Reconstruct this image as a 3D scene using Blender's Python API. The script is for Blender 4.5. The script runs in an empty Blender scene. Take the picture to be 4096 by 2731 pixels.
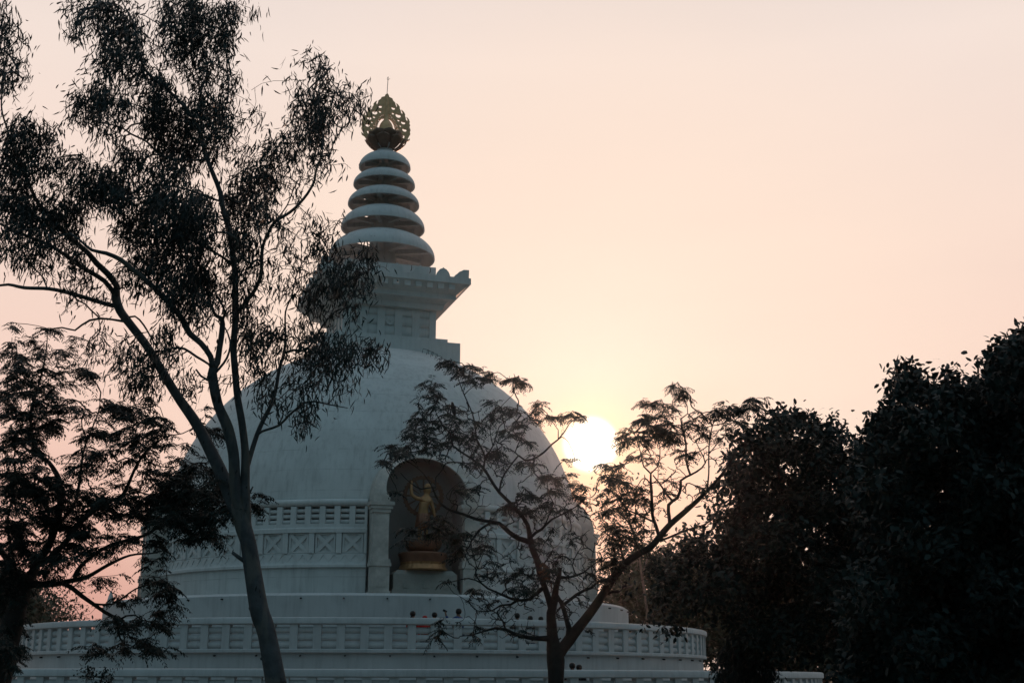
import bpy, bmesh, math, random
import numpy as np
from mathutils import Vector, Matrix

# ---------------------------------------------------------------- camera, sky, sun, exposure
scene = bpy.context.scene
C = scene.collection
IW, IH, FPX = 4096.0, 2731.0, 5036.9          # photograph size and focal length in its pixels
PITCH, ROLL, EYE = math.radians(14.958), math.radians(0.133), 1.6
cam_data = bpy.data.cameras.new('camera')
cam = bpy.data.objects.new('camera', cam_data)
C.objects.link(cam)
cam_data.sensor_width = 36.0
cam_data.lens = FPX / IW * 36.0
cam_data.clip_end = 4000.0
cam.matrix_world = (Matrix.Translation((0, 0, EYE)) @ Matrix.Rotation(math.pi / 2 + PITCH, 4, 'X')
                    @ Matrix.Rotation(ROLL, 4, 'Z'))
scene.camera = cam
scene.render.resolution_x, scene.render.resolution_y = 1024, 682
vs = scene.view_settings
vs.view_transform = 'Standard'
vs.look = 'None'
vs.exposure = 0.0
vs.gamma = 1.0
vs.use_curve_mapping = False


def ray(px, py):
    """world direction (per metre of y) through a point of the photograph"""
    x, y = px - IW / 2, py - IH / 2
    c, s = math.cos(ROLL), math.sin(ROLL)
    x, y = x * c + y * s, -x * s + y * c
    d = Vector((x / FPX, math.cos(PITCH) + y / FPX * math.sin(PITCH), math.sin(PITCH) - y / FPX * math.cos(PITCH)))
    return d / d.y


def at(px, py, Y):
    d = ray(px, py)
    return Vector((d.x * Y, Y, EYE + d.z * Y))


SUN = ray(2363, 1776).normalized()
SUN_EL = math.asin(SUN.z)
SUN_AZ = math.atan2(SUN.x, SUN.y)


def lin(r, g, b):
    f = lambda c: (c / 255 / 12.92) if c / 255 <= 0.04045 else ((c / 255 + 0.055) / 1.055) ** 2.4
    return (f(r), f(g), f(b), 1.0)


world = bpy.data.worlds.new('World')
scene.world = world
world.use_nodes = True
wt = world.node_tree
wt.nodes.clear()


def nd(tree, kind, **kw):
    n = tree.nodes.new(kind)
    for k, v in kw.items():
        setattr(n, k, v)
    return n


def mathn(tree, op, a, b=None, c=None, clamp=False):
    n = nd(tree, 'ShaderNodeMath', operation=op, use_clamp=clamp)
    for i, v in enumerate((a, b, c)):
        if v is None:
            continue
        if isinstance(v, (int, float)):
            n.inputs[i].default_value = v
        else:
            tree.links.new(v, n.inputs[i])
    return n.outputs[0]


def ramp(tree, fac, stops, interp='LINEAR'):
    n = nd(tree, 'ShaderNodeValToRGB')
    cr = n.color_ramp
    cr.interpolation = interp
    while len(cr.elements) < len(stops):
        cr.elements.new(0.5)
    for e, (p, c) in zip(cr.elements, stops):
        e.position = p
        e.color = c
    tree.links.new(fac, n.inputs[0])
    return n.outputs[0]


def maprange(tree, v, a, b, c=0.0, d=1.0, smooth=True):
    n = nd(tree, 'ShaderNodeMapRange', interpolation_type='SMOOTHSTEP' if smooth else 'LINEAR')
    tree.links.new(v, n.inputs[0])
    for i, x in enumerate((a, b, c, d)):
        n.inputs[i + 1].default_value = x
    return n.outputs[0]


def mixc(tree, fac, a, b, mode='MIX'):
    n = nd(tree, 'ShaderNodeMix', data_type='RGBA', blend_type=mode)
    for s, v in ((0, fac), (6, a), (7, b)):
        if isinstance(v, (int, float, tuple)):
            n.inputs[s].default_value = v
        else:
            tree.links.new(v, n.inputs[s])
    return n.outputs[2]


tc = nd(wt, 'ShaderNodeTexCoord')
vn = nd(wt, 'ShaderNodeVectorMath', operation='NORMALIZE')
wt.links.new(tc.outputs['Generated'], vn.inputs[0])
sx = nd(wt, 'ShaderNodeSeparateXYZ')
wt.links.new(vn.outputs[0], sx.inputs[0])
dt = nd(wt, 'ShaderNodeVectorMath', operation='DOT_PRODUCT')
wt.links.new(vn.outputs[0], dt.inputs[0])
dt.inputs[1].default_value = SUN
dot = dt.outputs['Value']
zz = sx.outputs['Z']
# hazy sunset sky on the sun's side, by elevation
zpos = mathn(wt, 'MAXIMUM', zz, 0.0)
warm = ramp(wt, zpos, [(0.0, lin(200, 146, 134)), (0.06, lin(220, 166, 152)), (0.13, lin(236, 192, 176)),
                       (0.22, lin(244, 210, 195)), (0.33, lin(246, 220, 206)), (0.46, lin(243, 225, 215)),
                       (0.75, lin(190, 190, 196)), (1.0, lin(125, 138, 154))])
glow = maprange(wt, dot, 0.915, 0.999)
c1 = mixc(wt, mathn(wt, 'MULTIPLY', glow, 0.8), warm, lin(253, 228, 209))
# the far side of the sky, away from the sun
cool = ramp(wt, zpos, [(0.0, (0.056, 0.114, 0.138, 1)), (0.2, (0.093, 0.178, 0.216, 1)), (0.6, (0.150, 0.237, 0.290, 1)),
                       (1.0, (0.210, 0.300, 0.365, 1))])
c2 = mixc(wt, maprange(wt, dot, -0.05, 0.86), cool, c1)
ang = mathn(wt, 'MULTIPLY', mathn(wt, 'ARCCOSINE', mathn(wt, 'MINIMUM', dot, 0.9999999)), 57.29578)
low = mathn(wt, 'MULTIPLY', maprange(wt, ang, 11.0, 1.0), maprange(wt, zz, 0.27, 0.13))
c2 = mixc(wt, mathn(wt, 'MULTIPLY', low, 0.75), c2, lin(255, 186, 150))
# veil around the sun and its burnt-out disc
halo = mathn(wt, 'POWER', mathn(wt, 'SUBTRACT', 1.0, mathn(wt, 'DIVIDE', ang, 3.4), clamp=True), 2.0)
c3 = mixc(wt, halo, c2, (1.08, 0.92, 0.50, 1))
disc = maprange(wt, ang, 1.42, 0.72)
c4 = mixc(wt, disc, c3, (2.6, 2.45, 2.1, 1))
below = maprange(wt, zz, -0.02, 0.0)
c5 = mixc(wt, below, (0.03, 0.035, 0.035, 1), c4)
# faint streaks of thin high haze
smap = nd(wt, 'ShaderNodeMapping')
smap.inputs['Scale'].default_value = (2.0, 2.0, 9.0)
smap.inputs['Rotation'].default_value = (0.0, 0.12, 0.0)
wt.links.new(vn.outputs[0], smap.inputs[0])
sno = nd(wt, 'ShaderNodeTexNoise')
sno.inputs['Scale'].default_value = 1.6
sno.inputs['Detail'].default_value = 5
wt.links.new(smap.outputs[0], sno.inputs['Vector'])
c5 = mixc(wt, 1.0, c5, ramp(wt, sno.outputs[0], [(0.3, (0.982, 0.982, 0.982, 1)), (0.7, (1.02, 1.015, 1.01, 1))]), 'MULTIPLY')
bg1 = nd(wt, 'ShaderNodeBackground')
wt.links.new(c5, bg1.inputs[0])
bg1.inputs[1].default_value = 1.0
sky = nd(wt, 'ShaderNodeTexSky', sky_type='NISHITA', sun_disc=False)
sky.sun_elevation = SUN_EL
sky.sun_rotation = SUN_AZ
sky.dust_density = 6.0
bg2 = nd(wt, 'ShaderNodeBackground')
wt.links.new(sky.outputs[0], bg2.inputs[0])
bg2.inputs[1].default_value = 0.0012
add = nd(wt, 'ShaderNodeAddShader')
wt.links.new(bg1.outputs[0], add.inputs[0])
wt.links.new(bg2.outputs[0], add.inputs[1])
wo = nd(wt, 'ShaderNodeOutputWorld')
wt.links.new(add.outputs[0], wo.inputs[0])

sun_data = bpy.data.lights.new('sun', 'SUN')
sun_data.energy = 1.1
sun_data.angle = math.radians(0.6)
sun_data.color = (1.0, 0.52, 0.34)
sun = bpy.data.objects.new('sun', sun_data)
C.objects.link(sun)
sun.rotation_euler = (-SUN).to_track_quat('-Z', 'Y').to_euler()

scene.cycles.max_bounces = 5
scene.cycles.diffuse_bounces = 3
scene.cycles.use_denoising = True

# ---------------------------------------------------------------- materials
MATS = {}


def mat(name, base, rough=0.7, metal=0.0, var=0.12, scale=3.0, bump=0.0, bscale=40.0, spec=0.3):
    m = bpy.data.materials.new(name)
    m.use_nodes = True
    t = m.node_tree
    b = t.nodes['Principled BSDF']
    co = nd(t, 'ShaderNodeTexCoord')
    n1 = nd(t, 'ShaderNodeTexNoise')
    n1.inputs['Scale'].default_value = scale
    n1.inputs['Detail'].default_value = 6
    n1.inputs['Roughness'].default_value = 0.65
    t.links.new(co.outputs['Object'], n1.inputs['Vector'])
    f = maprange(t, n1.outputs[0], 0.3, 0.7, smooth=False)
    lo = tuple(c * (1 - var) for c in base[:3]) + (1,)
    hi = tuple(min(1, c * (1 + var)) for c in base[:3]) + (1,)
    col = mixc(t, f, lo, hi)
    t.links.new(col, b.inputs['Base Color'])
    b.inputs['Roughness'].default_value = rough
    b.inputs['Metallic'].default_value = metal
    b.inputs['Specular IOR Level'].default_value = spec
    if bump:
        n2 = nd(t, 'ShaderNodeTexNoise')
        n2.inputs['Scale'].default_value = bscale
        n2.inputs['Detail'].default_value = 4
        t.links.new(co.outputs['Object'], n2.inputs['Vector'])
        bp = nd(t, 'ShaderNodeBump')
        bp.inputs['Strength'].default_value = bump
        bp.inputs['Distance'].default_value = 0.02
        t.links.new(n2.outputs[0], bp.inputs['Height'])
        t.links.new(bp.outputs[0], b.inputs['Normal'])
    MATS[name] = m
    return m


def plaster(name, base, seams=0.0, streak=0.25):
    """whitewashed concrete: blotches, rain streaks running down, faint pour seams"""
    m = mat(name, base, 0.75, var=0.07, scale=0.9, bump=0.25, bscale=30)
    t = m.node_tree
    b = t.nodes['Principled BSDF']
    src = b.inputs['Base Color'].links[0].from_socket
    co = nd(t, 'ShaderNodeTexCoord')
    mp = nd(t, 'ShaderNodeMapping')
    mp.inputs['Scale'].default_value = (4.0, 4.0, 0.28)
    t.links.new(co.outputs['Object'], mp.inputs[0])
    n = nd(t, 'ShaderNodeTexNoise')
    n.inputs['Scale'].default_value = 1.6
    n.inputs['Detail'].default_value = 7
    n.inputs['Roughness'].default_value = 0.7
    t.links.new(mp.outputs[0], n.inputs['Vector'])
    f = maprange(t, n.outputs[0], 0.44, 0.72)
    col = mixc(t, mathn(t, 'MULTIPLY', f, streak), src, tuple(c * 0.55 for c in base[:3]) + (1,))
    n3 = nd(t, 'ShaderNodeTexNoise')
    n3.inputs['Scale'].default_value = 0.55
    n3.inputs['Detail'].default_value = 5
    t.links.new(co.outputs['Object'], n3.inputs['Vector'])
    col = mixc(t, mathn(t, 'MULTIPLY', maprange(t, n3.outputs[0], 0.52, 0.60), 0.30), col,
               tuple(min(1, c * 1.25) for c in base[:3]) + (1,))
    if seams:
        s = nd(t, 'ShaderNodeSeparateXYZ')
        t.links.new(co.outputs['Object'], s.inputs[0])
        z = mathn(t, 'DIVIDE', s.outputs['Z'], seams)
        n4 = nd(t, 'ShaderNodeTexNoise')
        n4.inputs['Scale'].default_value = 0.8
        t.links.new(co.outputs['Object'], n4.inputs['Vector'])
        z = mathn(t, 'ADD', z, mathn(t, 'MULTIPLY', n4.outputs[0], 0.06))
        fr = mathn(t, 'ABSOLUTE', mathn(t, 'SUBTRACT', mathn(t, 'FRACT', z), 0.5))
        line = maprange(t, fr, 0.018, 0.004)
        n5 = nd(t, 'ShaderNodeTexNoise')
        n5.inputs['Scale'].default_value = 1.7
        t.links.new(co.outputs['Object'], n5.inputs['Vector'])
        line = mathn(t, 'MULTIPLY', line, maprange(t, n5.outputs[0], 0.45, 0.6, 0.15, 0.55))
        col = mixc(t, line, col, tuple(c * 0.4 for c in base[:3]) + (1,))
    t.links.new(col, b.inputs['Base Color'])
    return m


plaster('white_dome', (0.62, 0.62, 0.61), seams=0.78, streak=0.5)
plaster('white_plaster', (0.60, 0.60, 0.59), streak=0.3)
plaster('terrace_plaster', (0.50, 0.51, 0.51), streak=0.38)
plaster('spire_plaster', (0.60, 0.61, 0.61), streak=0.4)
mat('marble', (0.50, 0.46, 0.42), 0.45, var=0.3, scale=2.2)
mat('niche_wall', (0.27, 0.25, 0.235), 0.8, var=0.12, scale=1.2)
mat('plinth_stone', (0.34, 0.32, 0.29), 0.6, var=0.15, scale=3)
mat('gold', (0.38, 0.205, 0.095), 0.38, 0.5, var=0.25, scale=5)
mat('copper_lotus', (0.20, 0.095, 0.06), 0.45, 0.4, var=0.25, scale=4)
mat('copper_dark', (0.13, 0.06, 0.035), 0.5, 0.4)
mat('finial_gold', (0.85, 0.48, 0.25), 0.5, 0.05, var=0.25, scale=6)  # lightened and warmed to offset cool skylight on the side facing the camera
mat('finial_dark', (0.16, 0.105, 0.075), 0.5, 0.4, var=0.25, scale=6)
mat('iron', (0.09, 0.09, 0.09), 0.5, 0.6)
mat('spout', (0.03, 0.03, 0.03), 0.7)
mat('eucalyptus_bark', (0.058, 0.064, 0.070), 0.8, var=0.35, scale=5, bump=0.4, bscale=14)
_m = MATS['eucalyptus_bark'].node_tree
_b = _m.nodes['Principled BSDF']
_src = _b.inputs['Base Color'].links[0].from_socket
_co = nd(_m, 'ShaderNodeTexCoord')
_mp = nd(_m, 'ShaderNodeMapping')
_mp.inputs['Scale'].default_value = (14, 14, 4.5)
_m.links.new(_co.outputs['Object'], _mp.inputs[0])
_n = nd(_m, 'ShaderNodeTexNoise')
_n.inputs['Scale'].default_value = 1.0
_n.inputs['Detail'].default_value = 2
_m.links.new(_mp.outputs[0], _n.inputs['Vector'])
_c = mixc(_m, maprange(_m, _n.outputs[0], 0.66, 0.70), _src, (0.012, 0.012, 0.012, 1))
_n2 = nd(_m, 'ShaderNodeTexNoise')
_n2.inputs['Scale'].default_value = 0.35
_m.links.new(_mp.outputs[0], _n2.inputs['Vector'])
_c = mixc(_m, maprange(_m, _n2.outputs[0], 0.5, 0.62, 0.0, 0.5), _c, (0.13, 0.12, 0.105, 1))
_m.links.new(_c, _b.inputs['Base Color'])
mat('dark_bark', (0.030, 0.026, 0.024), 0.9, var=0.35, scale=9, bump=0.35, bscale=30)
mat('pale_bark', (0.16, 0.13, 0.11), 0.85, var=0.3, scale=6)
mat('eucalyptus_leaf', (0.016, 0.029, 0.029), 0.55, var=0.35, scale=2.5, spec=0.2)  # this and next two leaf colours: near-black with a teal tint
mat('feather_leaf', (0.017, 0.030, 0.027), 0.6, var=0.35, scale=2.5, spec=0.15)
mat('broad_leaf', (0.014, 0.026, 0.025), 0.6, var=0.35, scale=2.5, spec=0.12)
mat('far_leaf', (0.05, 0.055, 0.035), 0.7, var=0.35, scale=1.0)  # paler than the near leaves, distance haze mixed into the colour
mat('grass_ground', (0.045, 0.06, 0.03), 0.95, var=0.4, scale=0.6, bump=0.5)
mat('paving', (0.25, 0.24, 0.22), 0.85, var=0.2, scale=1.5)
mat('skin', (0.16, 0.085, 0.055), 0.6)
mat('hair', (0.010, 0.008, 0.007), 0.5)
mat('cloth_red', (0.42, 0.03, 0.025), 0.9)
mat('cloth_navy', (0.02, 0.03, 0.07), 0.9)
mat('cloth_dark', (0.025, 0.022, 0.022), 0.9)
mat('cloth_grey', (0.10, 0.10, 0.10), 0.9)
mat('cloth_blue', (0.03, 0.06, 0.16), 0.9)
mat('phone', (0.015, 0.015, 0.018), 0.3)
mat('monkey_fur', (0.13, 0.075, 0.05), 0.95, var=0.3, scale=20, bump=0.8, bscale=90)
mat('monkey_skin', (0.22, 0.10, 0.08), 0.7)
mat('bird_feather', (0.02, 0.02, 0.022), 0.6)

# ---------------------------------------------------------------- object helpers


def tag(o, label=None, cat=None, group=None, kind=None):
    for k, v in (('label', label), ('category', cat), ('group', group), ('kind', kind)):
        if v:
            o[k] = v
    return o


def empty(name, loc=(0, 0, 0)):
    o = bpy.data.objects.new(name, None)
    C.objects.link(o)
    o.location = loc
    return o


def link(name, me, material, parent=None, smooth=False):
    o = bpy.data.objects.new(name, me)
    C.objects.link(o)
    me.materials.append(MATS[material])
    if smooth:
        me.polygons.foreach_set('use_smooth', [True] * len(me.polygons))
    if parent:
        o.parent = parent
        o.matrix_parent_inverse = Matrix.Translation(-parent.location)
    return o


class MB:
    """collects vertices and faces in world coordinates"""

    def __init__(s):
        s.v, s.f = [], []

    def add(s, vs_, fs_):
        n = len(s.v)
        s.v += [tuple(v) for v in vs_]
        s.f += [tuple(i + n for i in f) for f in fs_]

    def prism(s, a, b):
        """two matching loops a and b"""
        n = len(a)
        s.add(list(a) + list(b), [tuple(range(n))[::-1], tuple(range(n, 2 * n))]
              + [(i, (i + 1) % n, n + (i + 1) % n, n + i) for i in range(n)])

    def box(s, c, sz, R=None):
        R = R or Matrix.Identity(3)
        c = Vector(c)
        h = [x / 2 for x in sz]
        lo = [c + R @ Vector((x * h[0], y * h[1], -h[2])) for x, y in ((-1, -1), (1, -1), (1, 1), (-1, 1))]
        up = [c + R @ Vector((x * h[0], y * h[1], h[2])) for x, y in ((-1, -1), (1, -1), (1, 1), (-1, 1))]
        s.prism(lo, up)

    def lathe(s, prof, c=(0, 0), n=48, a0=0, a1=360, mod=None):
        full = abs(a1 - a0) >= 360
        m = n if full else n + 1
        vs_ = []
        for i in range(m):
            a = math.radians(a0 + (a1 - a0) * i / n)
            for r, z in prof:
                k = mod(a, z, r) if mod else r
                vs_.append((c[0] + k * math.sin(a), c[1] - k * math.cos(a), z))
        p = len(prof)
        fs_ = []
        for i in range(n):
            j = (i + 1) % m
            for k in range(p - 1):
                fs_.append((i * p + k, j * p + k, j * p + k + 1, i * p + k + 1))
        s.add(vs_, fs_)

    def tube(s, pts, rad, k=8, cap=True):
        pts = [Vector(p) for p in pts]
        if not hasattr(rad, '__len__'):
            rad = [rad] * len(pts)
        t = (pts[1] - pts[0]).normalized()
        u = t.orthogonal().normalized()
        vs_ = []
        for i, p in enumerate(pts):
            t = (pts[min(i + 1, len(pts) - 1)] - pts[max(i - 1, 0)]).normalized()
            u = (u - t * u.dot(t)).normalized()
            w = t.cross(u)
            for q in range(k):
                a = 2 * math.pi * q / k
                vs_.append(p + (u * math.cos(a) + w * math.sin(a)) * rad[i])
        fs_ = [(i * k + q, i * k + (q + 1) % k, (i + 1) * k + (q + 1) % k, (i + 1) * k + q)
               for i in range(len(pts) - 1) for q in range(k)]
        if cap:
            fs_ += [tuple(range(k))[::-1], tuple(range((len(pts) - 1) * k, len(pts) * k))]
        s.add(vs_, fs_)

    def build(s, name, material, parent=None, smooth=False, angle=None, fix=True):
        me = bpy.data.meshes.new(name)
        me.from_pydata(s.v, [], s.f)
        if fix:
            bm = bmesh.new()
            bm.from_mesh(me)
            bmesh.ops.recalc_face_normals(bm, faces=bm.faces)
            bm.to_mesh(me)
            bm.free()
        o = link(name, me, material, parent, smooth or angle is not None)
        if angle is not None:
            me.set_sharp_from_angle(angle=math.radians(angle))
        return o


# ---------------------------------------------------------------- ground
SX, SY = -5.881, 54.0                       # axis of the stupa
TH = math.radians(17.87)                    # the way its front niche faces
NV = Vector((math.sin(TH), -math.cos(TH), 0))
TV = Vector((math.cos(TH), math.sin(TH), 0))


def cyl(R, az, z):
    a = math.radians(az)
    return (SX + R * math.sin(a), SY - R * math.cos(a), z)


def sq(a, b, z, k=0):
    """point in the square frame of the stupa, turned k quarter turns"""
    t = TH + k * math.pi / 2
    return Vector((SX + a * math.sin(t) + b * math.cos(t), SY - a * math.cos(t) + b * math.sin(t), z))


g = MB()
g.add([(-2500, -300, 0), (2500, -300, 0), (2500, 3500, 0), (-2500, 3500, 0)], [(0, 1, 2, 3)])
tag(g.build('ground', 'grass_ground'), kind='structure')
g = MB()
g.lathe([(18.6, 0.004), (23.5, 0.004)], (SX, SY), 96)
tag(g.build('path', 'paving'), kind='structure')

# ---------------------------------------------------------------- terraces and balustrades


def cprism(m, R0, R1, loop):
    """a flat outline (az, z) pushed out from radius R0 to R1"""
    m.prism([cyl(R0, a, z) for a, z in loop], [cyl(R1, a, z) for a, z in loop])


def cbox(m, R0, R1, a0, a1, z0, z1):
    cprism(m, R0, R1, [(a0, z0), (a1, z0), (a1, z1), (a0, z1)])


def terrace(name, label, Rtop, ztop, zfloor_in, z0, chamfer, spout_z, spout_step, mat_, floor_in_R):
    root = tag(empty(name, (SX, SY, 0)), label, 'terrace')
    w = MB()
    prof = [(Rtop, z0), (Rtop, ztop - chamfer), (Rtop - chamfer * 1.6, ztop), (Rtop - 0.35, ztop), (Rtop - 0.35, zfloor_in)]
    w.lathe(prof, (SX, SY), 180)
    w.build('wall', mat_, root, angle=30)
    f = MB()
    f.lathe([(Rtop - 0.352, zfloor_in + 0.01), (floor_in_R, zfloor_in + 0.01)], (SX, SY), 120)
    f.build('floor', 'paving', root)
    a = -84.0
    while a < 88:
        s = MB()
        s.tube([cyl(Rtop - 0.02, a, spout_z), cyl(Rtop + 0.10, a, spout_z - 0.012)], 0.026, 8)
        s.build('waterspout', 'spout', root)
        a += spout_step
    return root


terrace('upper_terrace', 'plain white ring wall with dark waterspouts round the foot of the dome',
        10.75, 4.38, 4.30, 2.0, 0.09, 4.20, 7.75, 'terrace_plaster', 8.6)
terrace('middle_terrace', 'white ring wall below the upper balustrade, a row of dark spouts under its ledge',
        13.72, 2.36, 2.1, 0.45, 0.0, 2.27, 5.8, 'terrace_plaster', 10.7)
terrace('lower_terrace', 'lowest ring wall of the monument, under the balustrade nearest the viewer',
        18.12, 0.75, 0.45, 0.0, 0.0, 0.5, 12.0, 'terrace_plaster', 13.6)


def balustrade(name, label, R, z0, zbase, zrail, z1, n, off, half):
    root = tag(empty(name, (SX, SY, z0)), label, 'balustrade')
    r = MB()
    h = z1 - zrail
    r.lathe([(R - 0.24, zrail), (R + 0.05, zrail), (R + 0.10, zrail + 0.03), (R + 0.10, z1 - 0.05), (R + 0.075, z1 - 0.012),
             (R + 0.03, z1), (R - 0.20, z1), (R - 0.245, z1 - 0.012), (R - 0.27, z1 - 0.05), (R - 0.27, zrail + 0.03), (R - 0.24, zrail)],
            (SX, SY), 240)
    r.build('rail', 'terrace_plaster', root, angle=40)
    b = MB()
    b.lathe([(R - 0.24, z0), (R + 0.06, z0), (R + 0.06, zbase - 0.02), (R + 0.04, zbase), (R - 0.24, zbase), (R - 0.24, z0)], (SX, SY), 240)
    b.build('base', 'terrace_plaster', root, angle=30)
    st = 360.0 / n
    pw = st * 0.35 / 2
    hp, hl = MB(), MB()
    ph = zrail - zbase
    for i in range(n):
        a = ((off + i * st + 180) % 360) - 180
        front = abs(a) < half
        p = MB() if front else hp
        cbox(p, R - 0.20, R + 0.035, a - pw, a + pw, zbase, zrail)
        if front:
            p.build('post', 'terrace_plaster', root)
        l = MB() if front else hl
        a0, a1 = a + pw, a + st - pw
        lh = (ph - 0.055) / 3
        for k in range(3):
            zc = zbase + lh * (k + 0.5)
            q = 8
            A, B = [], []
            for j in range(q):
                t = 2 * math.pi * j / q
                rr = R - 0.09 + 0.075 * math.cos(t)
                z = zc + (lh / 2 - 0.012) * math.sin(t)
                A.append(cyl(rr, a0, z))
                B.append(cyl(rr, a1, z))
            l.prism(A, B)
        if front:
            l.build('louvre_panel', 'terrace_plaster', root, angle=50)
    tag(hp.build('post', 'terrace_plaster', root), kind='stuff')
    tag(hl.build('louvre_panel', 'terrace_plaster', root, angle=50), kind='stuff')
    return root


balustrade('balustrade', 'long white louvred balustrade along the terrace where people stand, upper of the two',
           13.80, 2.36, 2.47, 3.21, 3.43, 118, 8.5, 88)
balustrade('balustrade', 'lowest white louvred balustrade cut off by the bottom edge of the photo',
           18.22, 0.75, 0.86, 1.61, 1.84, 152, 6.0, 48)

# ---------------------------------------------------------------- the stupa
stupa = tag(empty('stupa', (SX, SY, 4.38)), 'huge white domed stupa with a ringed spire and golden finial', 'stupa')

EA, EB, EZC = 8.665, 8.087, 7.373            # the dome is an ellipsoid


def drumR(z):
    if 6.9 < z < 7.6:
        return 8.42
    if z < 7.72:
        return 8.62
    return EA * math.sqrt(max(0.0, 1 - ((z - EZC) / EB) ** 2))


def arch_half(z):
    """half width of the horseshoe niche opening at height z"""
    if z < 7.62:
        return 1.40
    if z < 7.82:
        return 1.40 - (z - 7.62) * 0.3
    if z < 8.05:
        return 1.34 + 0.16 * math.sin((z - 7.82) / 0.23 * math.pi / 2)
    return 1.50 * math.sqrt(max(0.0, 1 - ((z - 8.05) / 1.38) ** 2))


def in_niche(az, z, grow):
    for k in range(4):
        d = ((az - math.degrees(TH) - 90 * k + 180) % 360) - 180
        if abs(d) < 20:
            b = abs(8.7 * math.sin(math.radians(d)))
            zz_ = z if z < 8.0 else z - grow
            if b < arch_half(zz_) + grow and z < 9.43 + grow and z > 4.3:
                return True
    return False


NA = 720
zs = [4.38 + i * 0.16 for i in range(21)]
zs += [EZC + EB * math.sin(t) for t in np.linspace(math.asin((7.80 - EZC) / EB), math.radians(84), 90)]
vs_, fs_ = [], []
for z in zs:
    for i in range(NA):
        vs_.append(cyl(drumR(z), i * 360.0 / NA, z))
for k in range(len(zs) - 1):
    zc = (zs[k] + zs[k + 1]) / 2
    for i in range(NA):
        if in_niche((i + 0.5) * 360.0 / NA, zc, 0.12):
            continue
        j = (i + 1) % NA
        fs_.append((k * NA + i, k * NA + j, (k + 1) * NA + j, (k + 1) * NA + i))
d = MB()
d.add(vs_, fs_)
d.build('dome', 'white_dome', stupa, smooth=True, fix=False)

# mouldings, friezes between the four niches
thd = math.degrees(TH)
for k in range(4):
    A0, A1 = thd + 90 * k + 13.2, thd + 90 * (k + 1) - 13.2
    m = MB()
    t8 = [(8.74 + 0.12 * math.cos(t), 7.70 + 0.12 * math.sin(t)) for t in np.linspace(-math.pi / 2, math.pi / 2, 9)]
    m.lathe([(8.60, 7.55), (8.72, 7.58)] + t8 + [(8.60, 7.83)], (SX, SY), 80, A0, A1)
    m.build('roll_moulding', 'white_plaster', stupa, smooth=True)
    m = MB()
    m.lathe([(8.60, 6.93), (8.84, 6.93), (8.84, 6.79), (8.93, 6.77), (8.95, 6.74), (8.95, 6.60), (8.60, 6.60)], (SX, SY), 80, A0, A1)
    m.build('ledge', 'white_plaster', stupa, angle=30)
    m = MB()
    m.lathe([(8.70, 5.88), (8.86, 5.88), (8.86, 5.80), (8.90, 5.50), (9.06, 5.49), (9.08, 5.46), (9.08, 5.37), (8.98, 5.35), (8.98, 4.38)],
            (SX, SY), 80, A0, A1)
    m.build('base_wall', 'white_dome', stupa, angle=30)
    # louvred frieze
    m = MB()
    n = 18
    st = (A1 - A0) / n
    for i in range(n + 1):
        a = A0 + i * st
        cbox(m, 8.60, 8.80, max(A0, a - st * 0.195), min(A1, a + st * 0.195), 6.93, 7.56)
    for i in range(n):
        a = A0 + (i + 0.5) * st
        for q in range(3):
            zc = 7.02 + q * 0.195
            A, B = [], []
            for j in range(8):
                t = 2 * math.pi * j / 8
                A.append(cyl(8.66 + 0.07 * math.cos(t), a - st * 0.31, zc + 0.074 * math.sin(t)))
                B.append(cyl(8.66 + 0.07 * math.cos(t), a + st * 0.31, zc + 0.074 * math.sin(t)))
            m.prism(A, B)
    m.build('louvre_frieze', 'white_plaster', stupa, angle=50)
    # frieze of crossed panels
    m = MB()
    n = 10
    st = (A1 - A0) / n
    z0, z1 = 5.88, 6.60
    m.lathe([(8.80, z0), (8.80, z1)], (SX, SY), 80, A0, A1)
    for i in range(n + 1):
        a = A0 + i * st
        cbox(m, 8.78, 8.92, max(A0, a - st * 0.10), min(A1, a + st * 0.10), z0, z1)
    for i in range(n):
        a0, a1 = A0 + i * st + st * 0.13, A0 + (i + 1) * st - st * 0.13
        w = (a1 - a0) * 0.125
        hz = 0.06
        cbox(m, 8.79, 8.865, a0, a1, z0 + 0.012, z0 + hz)
        cbox(m, 8.79, 8.865, a0, a1, z1 - hz, z1 - 0.012)
        cbox(m, 8.79, 8.863, a0, a0 + w * 0.7, z0 + hz, z1 - hz)
        cbox(m, 8.79, 8.863, a1 - w * 0.7, a1, z0 + hz, z1 - hz)
        b0, b1, c0, c1 = a0 + w * 0.7, a1 - w * 0.7, z0 + hz, z1 - hz
        cprism(m, 8.79, 8.872, [(b0, c0), (b0 + w, c0), (b1, c1 - 0.095), (b1, c1), (b1 - w, c1), (b0, c0 + 0.095)])
        cprism(m, 8.79, 8.868, [(b1, c0), (b1, c0 + 0.095), (b0 + w, c1), (b0, c1), (b0, c1 - 0.095), (b1 - w, c0)])
    m.build('crossed_panel_frieze', 'white_plaster', stupa)
    m = MB()
    n = 26
    st = (A1 - A0) / n
    for i in range(n):
        a = A0 + i * st
        cprism(m, 8.84, 8.895, [(a + st * 0.04, 5.82), (a + st * 0.5, 5.55), (a + st * 0.96, 5.82)])
    m.build('triangle_frieze', 'white_plaster', stupa)

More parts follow.
